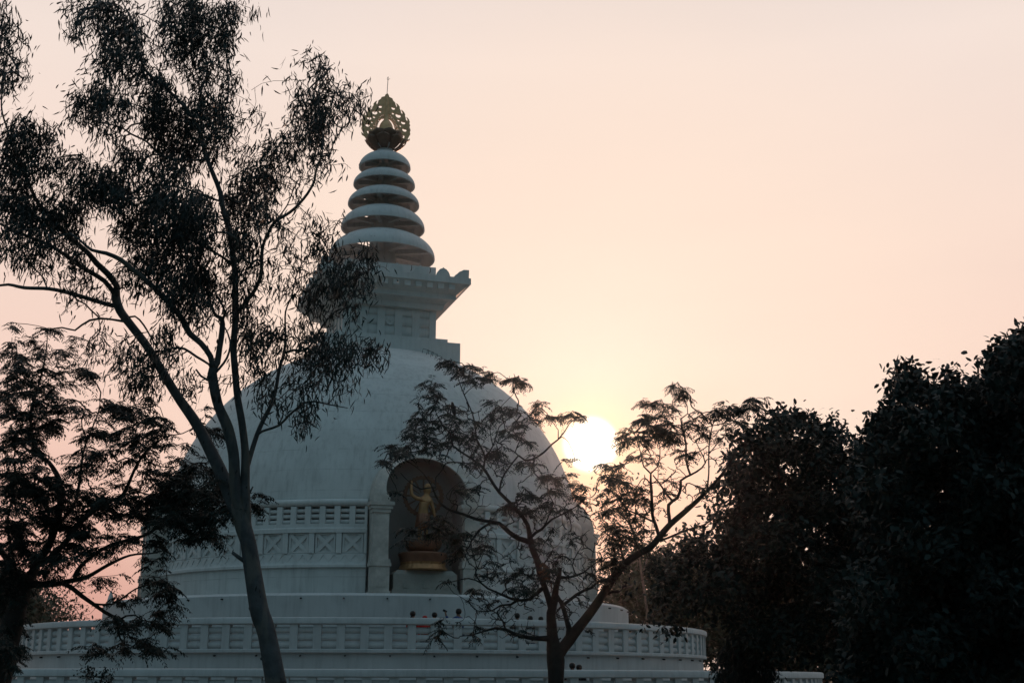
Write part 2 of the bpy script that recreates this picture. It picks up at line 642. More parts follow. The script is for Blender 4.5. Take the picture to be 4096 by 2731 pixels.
# niches
for k in range(4):
    nroot = MB()
    # marble surround: front band, outer sides; leans back into the dome at the top
    zl = [4.38 + i * (7.62 - 4.38) / 6 for i in range(7)] + [7.7, 7.82, 7.88, 7.95, 8.05] + [8.05 + 1.38 * math.sin(t) for t in np.linspace(0.12, math.pi / 2, 16)]

    def front(z):
        return 9.32 - (0.42 * max(0, z - 7.85) ** 1.6)

    def outer(z):
        if z < 7.85:
            return 1.94
        return max(0.0, 1.94 * (max(0.0, 1 - ((z - 7.85) / 1.85) ** 2) ** 0.5))
    for sgn in (-1, 1):
        rows = []
        for z in zl:
            zo = z if z < 7.85 else 7.85 + (z - 7.85) * 1.85 / 1.58
            fo = front(min(zo, z + 0.25))
            hi = arch_half(z)
            rows.append([sq(front(z) - 0.14, sgn * hi, z, k), sq(front(z), sgn * hi, z, k), sq(fo, sgn * outer(zo), zo, k),
                         sq(8.0, sgn * outer(zo), zo, k)])
        for a, b in zip(rows[:-1], rows[1:]):
            n0 = len(nroot.v)
            nroot.v += [tuple(p) for p in a + b]
            for q in range(3):
                nroot.f.append((n0 + q, n0 + q + 1, n0 + 4 + q + 1, n0 + 4 + q))
    hood = nroot.build('niche_surround', 'marble', stupa, angle=35)
    for sgn in (-1, 1):
        p = MB()
        R3 = Matrix(((math.cos(TH + k * math.pi / 2), -math.sin(TH + k * math.pi / 2), 0),
                     (math.sin(TH + k * math.pi / 2), math.cos(TH + k * math.pi / 2), 0), (0, 0, 1)))
        for (z0, z1, w, dd, off) in ((4.39, 4.52, 0.74, 0.52, 0.0), (4.52, 5.38, 0.66, 0.44, 0), (5.38, 5.50, 0.76, 0.52, 0),
                                     (5.50, 5.62, 0.70, 0.46, 0), (5.62, 7.25, 0.56, 0.36, 0), (7.25, 7.38, 0.66, 0.46, 0),
                                     (7.38, 7.50, 0.78, 0.54, 0), (7.50, 7.64, 0.88, 0.62, 0)):
            p.box(sq(9.20, sgn * 1.67, (z0 + z1) / 2, k), (w, dd, z1 - z0), R3)
        p.box(sq(9.42, sgn * 1.67, 4.95, k), (0.42, 0.03, 0.56), R3)
        p.build('pillar', 'marble', hood)
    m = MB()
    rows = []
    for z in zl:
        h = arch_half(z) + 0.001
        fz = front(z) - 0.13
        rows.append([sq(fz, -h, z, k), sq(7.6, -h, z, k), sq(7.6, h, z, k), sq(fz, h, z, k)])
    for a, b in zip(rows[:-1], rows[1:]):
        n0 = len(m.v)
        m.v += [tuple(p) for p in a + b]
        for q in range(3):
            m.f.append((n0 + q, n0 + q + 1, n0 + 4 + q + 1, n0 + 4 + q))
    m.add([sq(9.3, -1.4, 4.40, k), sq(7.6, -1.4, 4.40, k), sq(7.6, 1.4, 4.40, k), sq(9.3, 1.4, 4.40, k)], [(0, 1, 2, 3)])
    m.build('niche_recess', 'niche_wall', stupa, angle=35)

# harmika: the square block on the dome, its cornice and corner leaves
RT = Matrix(((math.cos(TH), -math.sin(TH), 0), (math.sin(TH), math.cos(TH), 0), (0, 0, 1)))


def sbox(m, a, z0, z1):
    m.box(sq(0, 0, (z0 + z1) / 2), (2 * a, 2 * a, z1 - z0), RT)


har = MB()
sbox(har, 2.915, 13.9, 15.43)
sbox(har, 2.47, 15.43, 15.68)
har_o = har.build('harmika_base', 'white_plaster', stupa)
har = MB()
sbox(har, 1.93, 15.68, 17.3)
for k in range(4):
    Rk = Matrix(((math.cos(TH + k * math.pi / 2), -math.sin(TH + k * math.pi / 2), 0),
                 (math.sin(TH + k * math.pi / 2), math.cos(TH + k * math.pi / 2), 0), (0, 0, 1)))
    cs = (-1.53, -0.765, 0, 0.765, 1.53)
    edges = [-2.048] + [v for c in cs for v in (c - 0.22, c + 0.22)] + [2.048]
    for i in range(0, len(edges), 2):
        b0, b1 = edges[i], edges[i + 1]
        if i == 0:
            b0 = -2.048
        if i == len(edges) - 2:
            b1 = 2.048 - 0.118
        har.box(sq(1.989, (b0 + b1) / 2, 16.46, k), (b1 - b0, 0.118, 1.32), Rk)
    har.box(sq(1.986, -0.0, 15.74, k), (3.86, 0.112, 0.12), Rk)
    har.box(sq(1.986, -0.0, 17.21, k), (3.86, 0.112, 0.18), Rk)
hw = har.build('harmika', 'white_plaster', stupa)
for k in range(4):
    for ci, c in enumerate((-1.53, -0.765, 0, 0.765, 1.53)):
        m = MB()
        for q in range(3):
            zc = 16.02 + q * 0.44
            A, B = [], []
            for j in range(10):
                t = 2 * math.pi * j / 10
                A.append(sq(1.93 + 0.085 * math.cos(t), c - 0.218, zc + 0.213 * math.sin(t), k))
                B.append(sq(1.93 + 0.085 * math.cos(t), c + 0.218, zc + 0.213 * math.sin(t), k))
            m.prism(A, B)
        if ci == 2:      # flower medallion on the middle panel
            for j in range(8):
                t0 = math.pi * 2 * j / 8
                lp = []
                for s_, w_ in ((0.03, 0.0), (0.12, -0.06), (0.19, 0.0), (0.12, 0.06)):
                    lp.append((math.cos(t0) * s_ - math.sin(t0) * w_, 16.40 + math.sin(t0) * s_ + math.cos(t0) * w_))
                m.prism([sq(1.98, c + p[0], p[1], k) for p in lp], [sq(2.04, c + p[0], p[1], k) for p in lp])
        m.build('louvre_panel', 'white_plaster', hw, angle=50)
cor = MB()
# inverted pyramid with bands and dentils
cor.prism([sq(a, b, 17.02) for a, b in ((-2.055, -2.055), (2.055, -2.055), (2.055, 2.055), (-2.055, 2.055))],
          [sq(a, b, 18.0) for a, b in ((-3.20, -3.20), (3.20, -3.20), (3.20, 3.20), (-3.20, 3.20))])
cor.prism([sq(a, b, 17.03) for a, b in ((-2.27, -2.27), (2.27, -2.27), (2.27, 2.27), (-2.27, 2.27))],
          [sq(a, b, 17.24) for a, b in ((-2.33, -2.33), (2.33, -2.33), (2.33, 2.33), (-2.33, 2.33))])
sbox(cor, 2.74, 17.40, 17.62)
for k in range(4):
    Rk = Matrix(((math.cos(TH + k * math.pi / 2), -math.sin(TH + k * math.pi / 2), 0),
                 (math.sin(TH + k * math.pi / 2), math.cos(TH + k * math.pi / 2), 0), (0, 0, 1)))
    for j in (range(-5, 6) if k % 2 == 0 else ()):
        cor.box(sq(2.95, j * 0.49, 17.87, k), (0.26, 0.42, 0.26), Rk)
sbox(cor, 3.262, 18.0, 18.275)
sbox(cor, 2.01, 18.275, 19.03)
co_ = cor.build('cornice', 'white_plaster', stupa)


def leaf_outline(w, h):
    pts = []
    for t in np.linspace(-1, 1, 25):
        y = h * max(0.0, 1 - abs(t) ** 2.4) ** 0.75 * (0.86 + 0.06 * abs(math.cos(t * math.pi * 2.5)) + 0.10 * max(0, 1 - abs(t) * 5))
        pts.append((t * w, y))
    return pts


for k in range(4):
    for b, w, hf in ((-3.05, 0.5, 1), (-2.04, 0.31, 0), (-1.02, 0.31, 0), (0, 0.31, 0), (1.02, 0.31, 0), (2.04, 0.31, 0), (3.05, 0.5, -1)):
        m = MB()
        if hf == 0:
            lp = [(b + x, 18.27 + y) for x, y in leaf_outline(w, 0.40)]
        else:
            s_ = -1 if hf == 1 else 1
            lp = [(3.12 * s_, 18.27), (3.16 * s_, 18.67)] + [(s_ * (3.02 - 0.09 * i), 18.66 - 0.02 * i - 0.008 * i * i + (0.02 if i % 2 else 0)) for i in range(6)] + [(s_ * 2.5, 18.27)]
        m.prism([sq(3.06, x, z, k) for x, z in lp], [sq(3.20, x, z, k) for x, z in lp])
        m.build('antefix', 'white_plaster', co_)
# little hooks on the cornice
for x, y in ((1643, 1083), (1718, 1092)):
    dr = ray(x, y)
    nn = NV
    t = (SX * nn.x + SY * nn.y + 3.27) / (dr.x * nn.x + dr.y * nn.y)
    p = Vector((0, 0, EYE)) + dr * t
    m = MB()
    m.tube([p, p + NV * 0.12, p + NV * 0.16 + Vector((0, 0, 0.12)), p + NV * 0.10 + Vector((0, 0, 0.2))], 0.018, 6)
    m.build('hook', 'iron', co_)

# spire: five hoops on a tapering column
sp = MB()
sp.lathe([(0.0, 18.4), (0.70, 18.4), (0.62, 20.0), (0.52, 21.5), (0.44, 23.0), (0.36, 24.4), (0.0, 24.4)], (SX, SY), 40)
sp.build('spire_column', 'spire_plaster', stupa, angle=40)
sp = MB()
sp.lathe([(0.0, 18.56), (1.75, 18.56), (1.75, 18.80), (1.35, 19.05), (0, 19.05)], (SX, SY), 48)
sp.build('spire_base', 'spire_plaster', stupa, angle=30)
for (R0, z0, R1, z1, closed) in ((2.38, 19.90, 1.45, 20.86, 0), (1.895, 21.30, 1.28, 22.04, 0), (1.625, 22.45, 1.08, 23.03, 0),
                                 (1.41, 23.41, 0.93, 23.94, 0), (1.187, 24.27, 0.44, 24.97, 1)):
    m = MB()
    o_ = []
    phi = math.acos(R1 / R0)
    bz = (z1 - z0) / math.sin(phi)
    top = phi if (closed or R0 > 2) else math.acos(0.48 / R0)
    for t in np.linspace(0, 1, 18):
        o_.append((R0 * math.cos(top * t), z0 + bz * math.sin(top * t)))
    o_.insert(0, (R0 * 1.0, z0 - 0.03))
    th_ = 0.08
    i_ = [(max(0.02, r - th_), z - 0.03) for r, z in o_]
    i_[0] = (o_[0][0] - th_, o_[0][1])
    if closed:
        o_.append((0.0, o_[-1][1] + 0.01))
    full = o_ + i_[::-1] + [o_[0]]
    if closed or R0 > 2:
        m.lathe(full, (SX, SY), 72)
    else:                                   # each hoop is open at the top over one sector
        nk_ = max(i for i, p in enumerate(o_) if p[0] > R1 * 1.04) + 1
        cut = o_[:nk_] + i_[:nk_][::-1] + [o_[0]]
        m.lathe(full, (SX, SY), 66, -118, 202)
        m.lathe(cut, (SX, SY), 8, -158, -118)
    ring = m.build('ring', 'spire_plaster', stupa, angle=40)
    sps = MB()
    zs_ = z0 + 0.22 * (z1 - z0)
    for j in range(8):
        a = math.degrees(TH) + 45 * j + 22
        p0, p1 = Vector(cyl(0.35, a, zs_ + 0.05)), Vector(cyl(R0 * math.cos(phi * 0.45) - th_ - 0.03, a, zs_ + 0.05))
        ar = math.radians(a)
        Rr = Matrix(((math.cos(ar), -math.sin(ar), 0), (math.sin(ar), math.cos(ar), 0), (0, 0, 1)))
        sps.box((p0 + p1) / 2, (0.16 * R0 / 1.6, (p1 - p0).length, 0.20), Rr)
    if R0 < 2:
      sps.lathe([(0.42, zs_ + 0.12), (R0 * 0.42, zs_ + 0.12), (R0 * 0.42, zs_ + 0.26), (0.42, zs_ + 0.26)], (SX, SY), 40)
    sps.build('spoke_frame', 'spire_plaster', ring)

# finial
nk = MB()
nk.lathe([(0.0, 25.0), (0.44, 25.0), (0.37, 25.10), (0.43, 25.45), (0.0, 25.47)], (SX, SY), 40)
nk.build('neck', 'spire_plaster', stupa, angle=40)
fin = MB()
U = 0.01135 / 6.03
zf = lambda y: 28.0 - ((y / 6.03 + 360) - 377) * 0.0127
fin.lathe([(0.0, zf(1160)), (160 * U, zf(1150)), (176 * U, zf(1000)), (170 * U, zf(900)), (142 * U, zf(830)), (96 * U, zf(770)), (60 * U, zf(725)), (52 * U, zf(620)),
           (54 * U, zf(450)), (48 * U, zf(300)), (34 * U, zf(190)), (24 * U, zf(140)), (26 * U, zf(110)), (0, zf(92))], (SX, SY), 28)
jew = fin.build('jewel', 'finial_gold', stupa, smooth=True)
rod = MB()
rod.tube([(SX, SY, zf(100)), (SX + 0.03, SY, 28.88)], 0.016, 6)
for a in range(3):
    rod.tube([(SX + 0.028, SY, 28.72), (SX + 0.028 + 0.09 * math.cos(a * 2.1 + 0.3), SY + 0.09 * math.sin(a * 2.1 + 0.3), 28.80)], 0.009, 5)
rod.build('lightning_rod', 'iron', stupa)


def plate(name, outline, holes, mp, thick, material, parent):
    """flat openwork plate from 2-D outlines; mp maps (x, y) to metres in the plate's plane"""
    cu = bpy.data.curves.new(name, 'CURVE')
    cu.dimensions = '2D'
    cu.fill_mode = 'BOTH'
    cu.extrude = thick / 2
    for lp in [outline] + holes:
        s = cu.splines.new('POLY')
        s.points.add(len(lp) - 1)
        for p, q in zip(s.points, lp):
            x, y = mp(*q)
            p.co = (x, y, 0, 1)
        s.use_cyclic_u = True
    tmp = bpy.data.objects.new('tmp', cu)
    C.objects.link(tmp)
    dg = bpy.context.evaluated_depsgraph_get()
    me = bpy.data.meshes.new_from_object(tmp.evaluated_get(dg))
    bpy.data.objects.remove(tmp)
    # stand the plate up in the plane of the front niche
    for v in me.vertices:
        x, y, z = v.co
        p = sq(z, x, y)
        v.co = p
    me.name = name
    return link(name, me, material, parent)


def smooth_loop(pts, n=4):
    out = []
    m = len(pts)
    for i in range(m):
        p0, p1, p2, p3 = (Vector(pts[(i + j - 1) % m]) for j in range(4))
        for q in range(n):
            t = q / n
            out.append(tuple(0.5 * ((2 * p1) + (-p0 + p2) * t + (2 * p0 - 5 * p1 + 4 * p2 - p3) * t * t + (-p0 + 3 * p1 - 3 * p2 + p3) * t ** 3)))
    return out


CX = 690
right = [(722, 95), (752, 130), (762, 172), (820, 200), (842, 250), (890, 290), (888, 340), (920, 400), (941, 360), (920, 300), (962, 328), (1005, 380),
         (1002, 420), (1030, 462), (1022, 512), (1060, 550), (1076, 505), (1045, 440), (1100, 480), (1140, 540), (1135, 580), (1153, 620), (1147, 668),
         (1188, 700), (1200, 655), (1176, 596), (1230, 648), (1256, 710), (1246, 752), (1267, 790), (1250, 830), (1216, 880), (1240, 905), (1256, 835),
         (1278, 910), (1262, 960), (1277, 1000), (1255, 1045), (1205, 1128), (1236, 1135), (1270, 1095), (1258, 1152), (1182, 1195), (1150, 1240), (1090, 1250), (1000, 1215)]
r2 = [(x - 20, y) if y < 200 else (CX + (x - CX) * 1.0, y) for x, y in smooth_loop(right, 1)]
NOTCH = {(888, 340): 14, (920, 400): 8, (1022, 512): 14, (1060, 550): 10, (1147, 668): 12, (1188, 700): 12, (1216, 880): 24, (1205, 1128): 6}
r2 = [(x + NOTCH.get((round(x), round(y)), 0), y) for x, y in r2]
left = [(2 * CX - x, y) for x, y in r2[::-1]]
outl = r2 + left[:-1]


def ell(cx, cy, rx, ry, n=14, dent=0.0, rot=0.0):
    o = []
    for i in range(n):
        t = 2 * math.pi * i / n
        k = 1 - dent * max(0, math.sin(t)) ** 3 if dent else 1
        x, y = rx * math.cos(t), -ry * math.sin(t) * k
        o.append((cx + x * math.cos(rot) - y * math.sin(rot), cy + x * math.sin(rot) + y * math.cos(rot)))
    return o


holes = []
for s in (-1, 1):
    f = lambda x: CX + s * (x - CX)
    for (x, y, a, b) in ((848, 432, 42, 32), (972, 592, 62, 44), (1096, 745, 50, 34), (1132, 915, 50, 36), (1110, 1070, 36, 40)):
        holes.append(ell(f(x), y, a * (1.05 if y < 1000 else 0.8), b * 1.2, 16, 0.55, s * 0.12))
    for (x, y, a, b) in ((845, 562, 29, 23), (983, 710, 27, 23), (1030, 838, 20, 20), (1040, 985, 20, 19)):
        holes.append(ell(f(x), y, a, b, 10))
gap = [(CX + 232 * s_ * math.cos(t) ** 0.7 * (1 if t > 0 else 1), 1160 - 460 * math.sin(t) ** 0.9 if t > 0 else 1160)
       for s_, t in [(1, t) for t in np.linspace(0, math.pi / 2, 9)]]
gap = gap + [(2 * CX - x, y) for x, y in gap[:-1][::-1]]
holes.append(gap)
random.seed(5)
OV = [(CX + s_ * (x - CX), y, q) for s_ in (-1, 1) for x, y, q in ((845, 562, 29), (983, 710, 27), (1030, 838, 22), (1040, 985, 22), (848, 432, 45), (972, 592, 64), (1096, 745, 52), (1132, 915, 52), (1110, 1070, 44))]
spots = []
for i in range(900):
    t = random.uniform(0.02, math.pi - 0.02)
    k = random.uniform(0.0, 1.0)
    rx, ry = 270 + 48 * k, 492 + 72 * k
    x, y = CX + rx * math.cos(t), 1150 - ry * math.sin(t)
    r = random.uniform(10, 17)
    if any((x - a) ** 2 + (y - b) ** 2 < (r + c + 8) ** 2 for a, b, c in OV):
        continue
    if all((x - a) ** 2 + (y - b) ** 2 > (r + c + 5) ** 2 for a, b, c in spots) and abs(x - CX) > 60:
        spots.append((x, y, r))
for x, y, r in spots:
    holes.append(ell(x, y, r * 1.15, r * 0.8, 7, 0, random.uniform(0, 3)))
plate('halo', outl, holes, lambda x, y: ((x - CX) * U / 0.95, zf(y)), 0.07, 'finial_gold', stupa)
# lotus cup: solid inner petals, pierced outer petals
for ringi, (n, r0, r1, zb, zt, w, matn) in enumerate(((8, 0.36, 0.80, 25.42, zf(1075), 0.36, 'finial_dark'), (8, 0.42, 0.98, 25.15, zf(1215), 0.30, 'finial_dark'))):
    for j in range(n):
        a = TH + 2 * math.pi * (j + 0.5 * ringi + 0.08) / n
        m = MB()
        rows = []
        for q in range(9):
            t = q / 8
            r = r0 + (r1 - r0) * (t ** 0.75)
            z = zb + (zt - zb) * t ** 1.35
            ww = w * (0.42 + 0.9 * t - 0.25 * t * t) * (1 if t < 0.86 else max(0.12, 1 - ((t - 0.86) / 0.14) ** 2 * 0.8))
            row = []
            for u_ in (-1, -0.5, 0, 0.5, 1):
                x, y = r - 0.10 * u_ * u_ * w * 2, u_ * ww
                row.append((SX + x * math.sin(a) + y * math.cos(a), SY - x * math.cos(a) + y * math.sin(a), z + (0.03 if abs(u_) < 0.1 and q == 8 else 0)))
            rows.append(row)
        vv = [p for r_ in rows for p in r_]
        ff = []
        for q in range(8):
            for u_ in range(4):
                if ringi == 1 and u_ in (1, 2) and q in (2, 3, 5, 6) and abs(math.sin(a)) > 0.75:
                    continue
                ff.append((q * 5 + u_, q * 5 + u_ + 1, (q + 1) * 5 + u_ + 1, (q + 1) * 5 + u_))
        m.add(vv, ff)
        o = m.build('lotus_petal', matn, stupa, smooth=True)
        sol = o.modifiers.new('t', 'SOLIDIFY')
        sol.thickness = 0.035


def dome_hit(px, py):
    dr = ray(px, py)
    o = Vector((-SX / EA, -SY / EA, (EYE - EZC) / EB))
    v = Vector((dr.x / EA, dr.y / EA, dr.z / EB))
    a, b, c = v.dot(v), 2 * o.dot(v), o.dot(o) - 1
    q = b * b - 4 * a * c
    t = (-b - math.sqrt(max(q, 0))) / (2 * a)
    return Vector((0, 0, EYE)) + dr * t


lad = MB()
for i in range(8):
    t = i / 7
    x, y = 1650 + 118 * t, 1399 + 22 * t + 30 * t * t
    p = dome_hit(x, y)
    c = Vector((SX, SY, EZC))
    nrm = Vector(((p.x - SX) / EA ** 2, (p.y - SY) / EA ** 2, (p.z - EZC) / EB ** 2)).normalized()
    side = Vector((0.93, 0.3, -0.12)).normalized() * 0.13
    lad.tube([p - side, p - side + nrm * 0.17 + Vector((0, 0, 0.02)), p + side + nrm * 0.17, p + side], 0.013, 5)
lad.build('ladder_rung', 'iron', stupa)

# ---------------------------------------------------------------- trees
rng = np.random.default_rng(11)


def perp(v):
    a = np.cross(v, np.array([0.31, 0.17, 0.93]))
    return a / (np.linalg.norm(a) + 1e-9)


class Tree:
    """skeleton of nodes; limbs follow the traced shape of the real tree, twigs grow from them to every leaf clump"""

    def __init__(s, Y, seed):
        s.Y = Y
        s.P, s.par, s.r, s.chains = [], [], [], []
        s.px = []
        s.rng = np.random.default_rng(seed)

    def limb(s, pts, w0=None, w1=None, slope=None, root=False):
        """pts: (x, y[, width]) in photograph pixels; widths in pixels. The limb starts on the nearest node built so far"""
        pts = [tuple(p) for p in pts]
        n = len(pts)
        xs = np.array([p[0] for p in pts], float)
        ys = np.array([p[1] for p in pts], float)
        if w0 is None:
            ws = np.array([p[2] for p in pts], float)
        else:
            ws = np.linspace(w0, w1, n)
        par = -1
        Y = s.Y
        if not root and s.P:
            q = np.array(s.px)
            dd = (q[:, 0] - xs[0]) ** 2 + (q[:, 1] - ys[0]) ** 2
            par = int(dd.argmin())
            Y = s.P[par][1]
            x0, y0 = s.px[par]
            if dd[par] > 16:
                xs = np.insert(xs, 0, x0)
                ys = np.insert(ys, 0, y0)
                ws = np.insert(ws, 0, min(ws[0] * 1.15, s.r[par] * 2 * FPX / Y))
                n += 1
        if slope is None:
            slope = s.rng.uniform(-0.55, 0.55)
        cum = 0.0
        ch = [par] if par >= 0 else []
        for i in range(n - 1):
            i0, i3 = max(i - 1, 0), min(i + 2, n - 1)
            L = math.hypot(xs[i + 1] - xs[i], ys[i + 1] - ys[i])
            k = max(1, int(L / 22))
            for j in range(k if i < n - 2 else k + 1):
                if i == 0 and j == 0 and par >= 0:
                    continue
                t = j / k

                def cr(a):
                    return 0.5 * (2 * a[i] + (-a[i0] + a[i + 1]) * t + (2 * a[i0] - 5 * a[i] + 4 * a[i + 1] - a[i3]) * t * t
                                  + (-a[i0] + 3 * a[i] - 3 * a[i + 1] + a[i3]) * t ** 3)
                x, y = cr(xs), cr(ys)
                w = ws[i] + (ws[i + 1] - ws[i]) * t
                depth = Y + slope * (cum + L * t) / FPX * s.Y
                p = at(x, y, depth)
                s.P.append(np.array(p))
                s.px.append((x, y))
                s.par.append(ch[-1] if ch else -1)
                s.r.append(w / 2 / FPX * depth)
                ch.append(len(s.P) - 1)
            cum += L
        s.chains.append(ch)

    def grow(s, targets, droop=0.0, pen=0.12, step=0.14, r0=0.0028, rk=0.0026, curl=0.25, bare_ok=False):
        """targets: N x 3 world points; each gets a twig from the best node"""
        P = np.array(s.P)
        T = np.array([q[:3] for q in targets])
        bare = np.array([len(q) > 3 for q in targets]) if bare_ok else np.zeros(len(T), bool)
        d0 = np.full(len(T), 1e9)
        for i in range(0, len(T), 200):
            d0[i:i + 200] = np.sqrt(((T[i:i + 200, None] - P[None]) ** 2).sum(2)).min(1)
        o_ = np.argsort(d0)
        T, bare = T[o_], bare[o_]
        s.leafy = []
        n = len(P)
        cap = n + len(T) * 26
        A = np.zeros((cap, 3))
        A[:n] = P
        pl = np.zeros(cap)
        par = s.par + [0] * (cap - n)
        cnt = n
        s.first = n
        s.twigs = []
        for tpt, isb in zip(T, bare):
            dv = tpt - A[:cnt]
            dist = np.sqrt((dv ** 2).sum(1))
            k = int((dist + pen * pl[:cnt]).argmin())
            L = dist[k]
            if L < 0.03:
                continue
            pk = par[k]
            dirp = A[k] - A[pk] if pk >= 0 else np.array([0, 0, 1.0])
            dirp = dirp / (np.linalg.norm(dirp) + 1e-9)
            c = A[k] + dirp * L * 0.33 + s.rng.normal(0, curl * L * 0.25, 3) + np.array([0, 0, droop * L])
            c2 = A[k] + dv[k] * 0.66 + s.rng.normal(0, curl * L * 0.30, 3) + np.array([0, 0, droop * L])
            m = max(2, min(24, int(L / step)))
            prev = k
            ch = [k]
            for j in range(1, m + 1):
                t = j / m
                p = (1 - t) ** 3 * A[k] + 3 * t * (1 - t) ** 2 * c + 3 * t * t * (1 - t) * c2 + t ** 3 * tpt
                if j < m:
                    p = p + s.rng.normal(0, 0.004, 3)
                A[cnt] = p
                par[cnt] = prev
                pl[cnt] = pl[k] + L * t
                prev = cnt
                ch.append(cnt)
                cnt += 1
            s.twigs.append(ch)
            s.leafy.append(not isb)
        s.A = A[:cnt]
        s.par = par[:cnt]
        load = np.zeros(cnt)
        for ch in s.twigs:
            load[ch[-1]] += 1
        for i in range(cnt - 1, -1, -1):
            if s.par[i] >= 0:
                load[s.par[i]] += load[i]
        s.R = np.zeros(cnt)
        s.R[:n] = s.r
        s.R[n:] = r0 + rk * np.sqrt(load[n:])

    def wood(s, name, material, parent, kbig=12):
        m = MB()
        for ch in s.chains:
            if len(ch) < 2:
                continue
            rad = [s.R[i] for i in ch]
            if s.par[ch[0]] >= 0 or ch[0] < ch[1] - 1 or True:
                rad[0] = min(rad[0], rad[1] * 1.35)
            big = max(rad)
            m.tube([s.A[i] for i in ch], rad, kbig if big > 0.06 else 8 if big > 0.02 else 5, cap=True)
        for ch in s.twigs:
            rad = [s.R[i] for i in ch]
            rad[0] = min(rad[0], rad[1] * 1.2)
            m.tube([s.A[i] for i in ch], rad, 3 if rad[0] < 0.008 else 5, cap=False)
        return m.build(name, material, parent, smooth=True, fix=False)


def leaf_mesh(name, material, parent, base, dirs, nrm, length, width, curve=0.1, prof=((0.33, 1.0), (0.72, 0.72))):
    """many small leaves, each six points folded along its midrib"""
    n = len(base)
    length = np.asarray(length)[:, None]
    width = np.asarray(width)[:, None]
    side = np.cross(dirs, nrm)
    side /= np.linalg.norm(side, axis=1)[:, None] + 1e-9
    up = np.cross(side, dirs)
    (t1, w1), (t2, w2) = prof
    V = np.zeros((n, 6, 3))
    V[:, 0] = base
    V[:, 1] = base + dirs * length * t1 - side * width * w1 / 2 + up * length * curve * 0.6
    V[:, 2] = base + dirs * length * t1 + side * width * w1 / 2 + up * length * curve * 0.6
    V[:, 3] = base + dirs * length * t2 - side * width * w2 / 2 + up * length * curve * 0.5
    V[:, 4] = base + dirs * length * t2 + side * width * w2 / 2 + up * length * curve * 0.5
    V[:, 5] = base + dirs * length - up * length * curve * 0.5
    o = np.arange(n)[:, None] * 6
    tri = np.concatenate([o + [0, 1, 2], o + [3, 5, 4]], 1).reshape(-1, 3)
    quad = (o + [1, 3, 4, 2]).reshape(-1, 4)
    me = bpy.data.meshes.new(name)
    me.vertices.add(n * 6)
    me.vertices.foreach_set('co', V.ravel())
    nt, nq = len(tri), len(quad)
    me.loops.add(nt * 3 + nq * 4)
    me.loops.foreach_set('vertex_index', np.concatenate([tri.ravel(), quad.ravel()]).astype(np.int32))
    me.polygons.add(nt + nq)
    me.polygons.foreach_set('loop_start', np.concatenate([np.arange(nt) * 3, nt * 3 + np.arange(nq) * 4]).astype(np.int32))
    me.update(calc_edges=True)
    me.validate()
    return link(name, me, material, parent)


def unit(v):
    return v / (np.linalg.norm(v, axis=-1, keepdims=True) + 1e-9)


def clump_targets(t, clumps, per, thick, gam=1.0, wander=1.2):
    """sample leaf clump centres: each clump is a roundish mass at its own depth"""
    r = t.rng
    out = []
    P = np.array(t.P)
    q = np.array(t.px)
    for c in clumps:
        x, y, rx, ry = c[:4]
        d = c[4] if len(c) > 4 else 0.8
        near_ = ((q[:, 0] - x) ** 2 + (q[:, 1] - y) ** 2).argmin()
        Y = P[near_][1] * 0.6 + t.Y * 0.4 + r.normal(0, wander * 0.5)
        m = max(1, int(round(math.pi * rx * ry * d ** gam / per)))
        for _ in range(m):
            a, k = r.uniform(0, 2 * math.pi), math.sqrt(r.uniform(0, 1))
            px_, py_ = x + rx * k * math.cos(a), y + ry * k * math.sin(a)
            out.append(np.array(at(px_, py_, Y + r.uniform(-thick, thick))))
    return out


def gum_leaves(t, parent, name, per_twig, L=(0.10, 0.17), W=0.020, down=1.0, spread=0.10):
    r = t.rng
    B, D = [], []
    for ch in t.twigs:
        pts = t.A[ch]
        tail = pts[max(0, len(pts) - 4):]
        n = r.poisson(per_twig)
        lean = r.normal(0, 0.28, 3)
        for _ in range(n):
            u = r.uniform(0, len(tail) - 1.001)
            i = int(u)
            p = tail[i] + (tail[i + 1] - tail[i]) * (u - i)
            B.append(p + r.normal(0, spread, 3) * (0.7, 0.7, 0.9))
            D.append(np.array([-0.10, 0, -down]) + lean + r.normal(0, 0.38, 3))
    B, D = np.array(B), unit(np.array(D))
    n = len(B)
    return leaf_mesh(name, 'eucalyptus_leaf', parent, B, D, unit(r.normal(0, 1, (n, 3))), r.uniform(*L, n), r.uniform(0.7, 1.2, n) * W, 0.12)


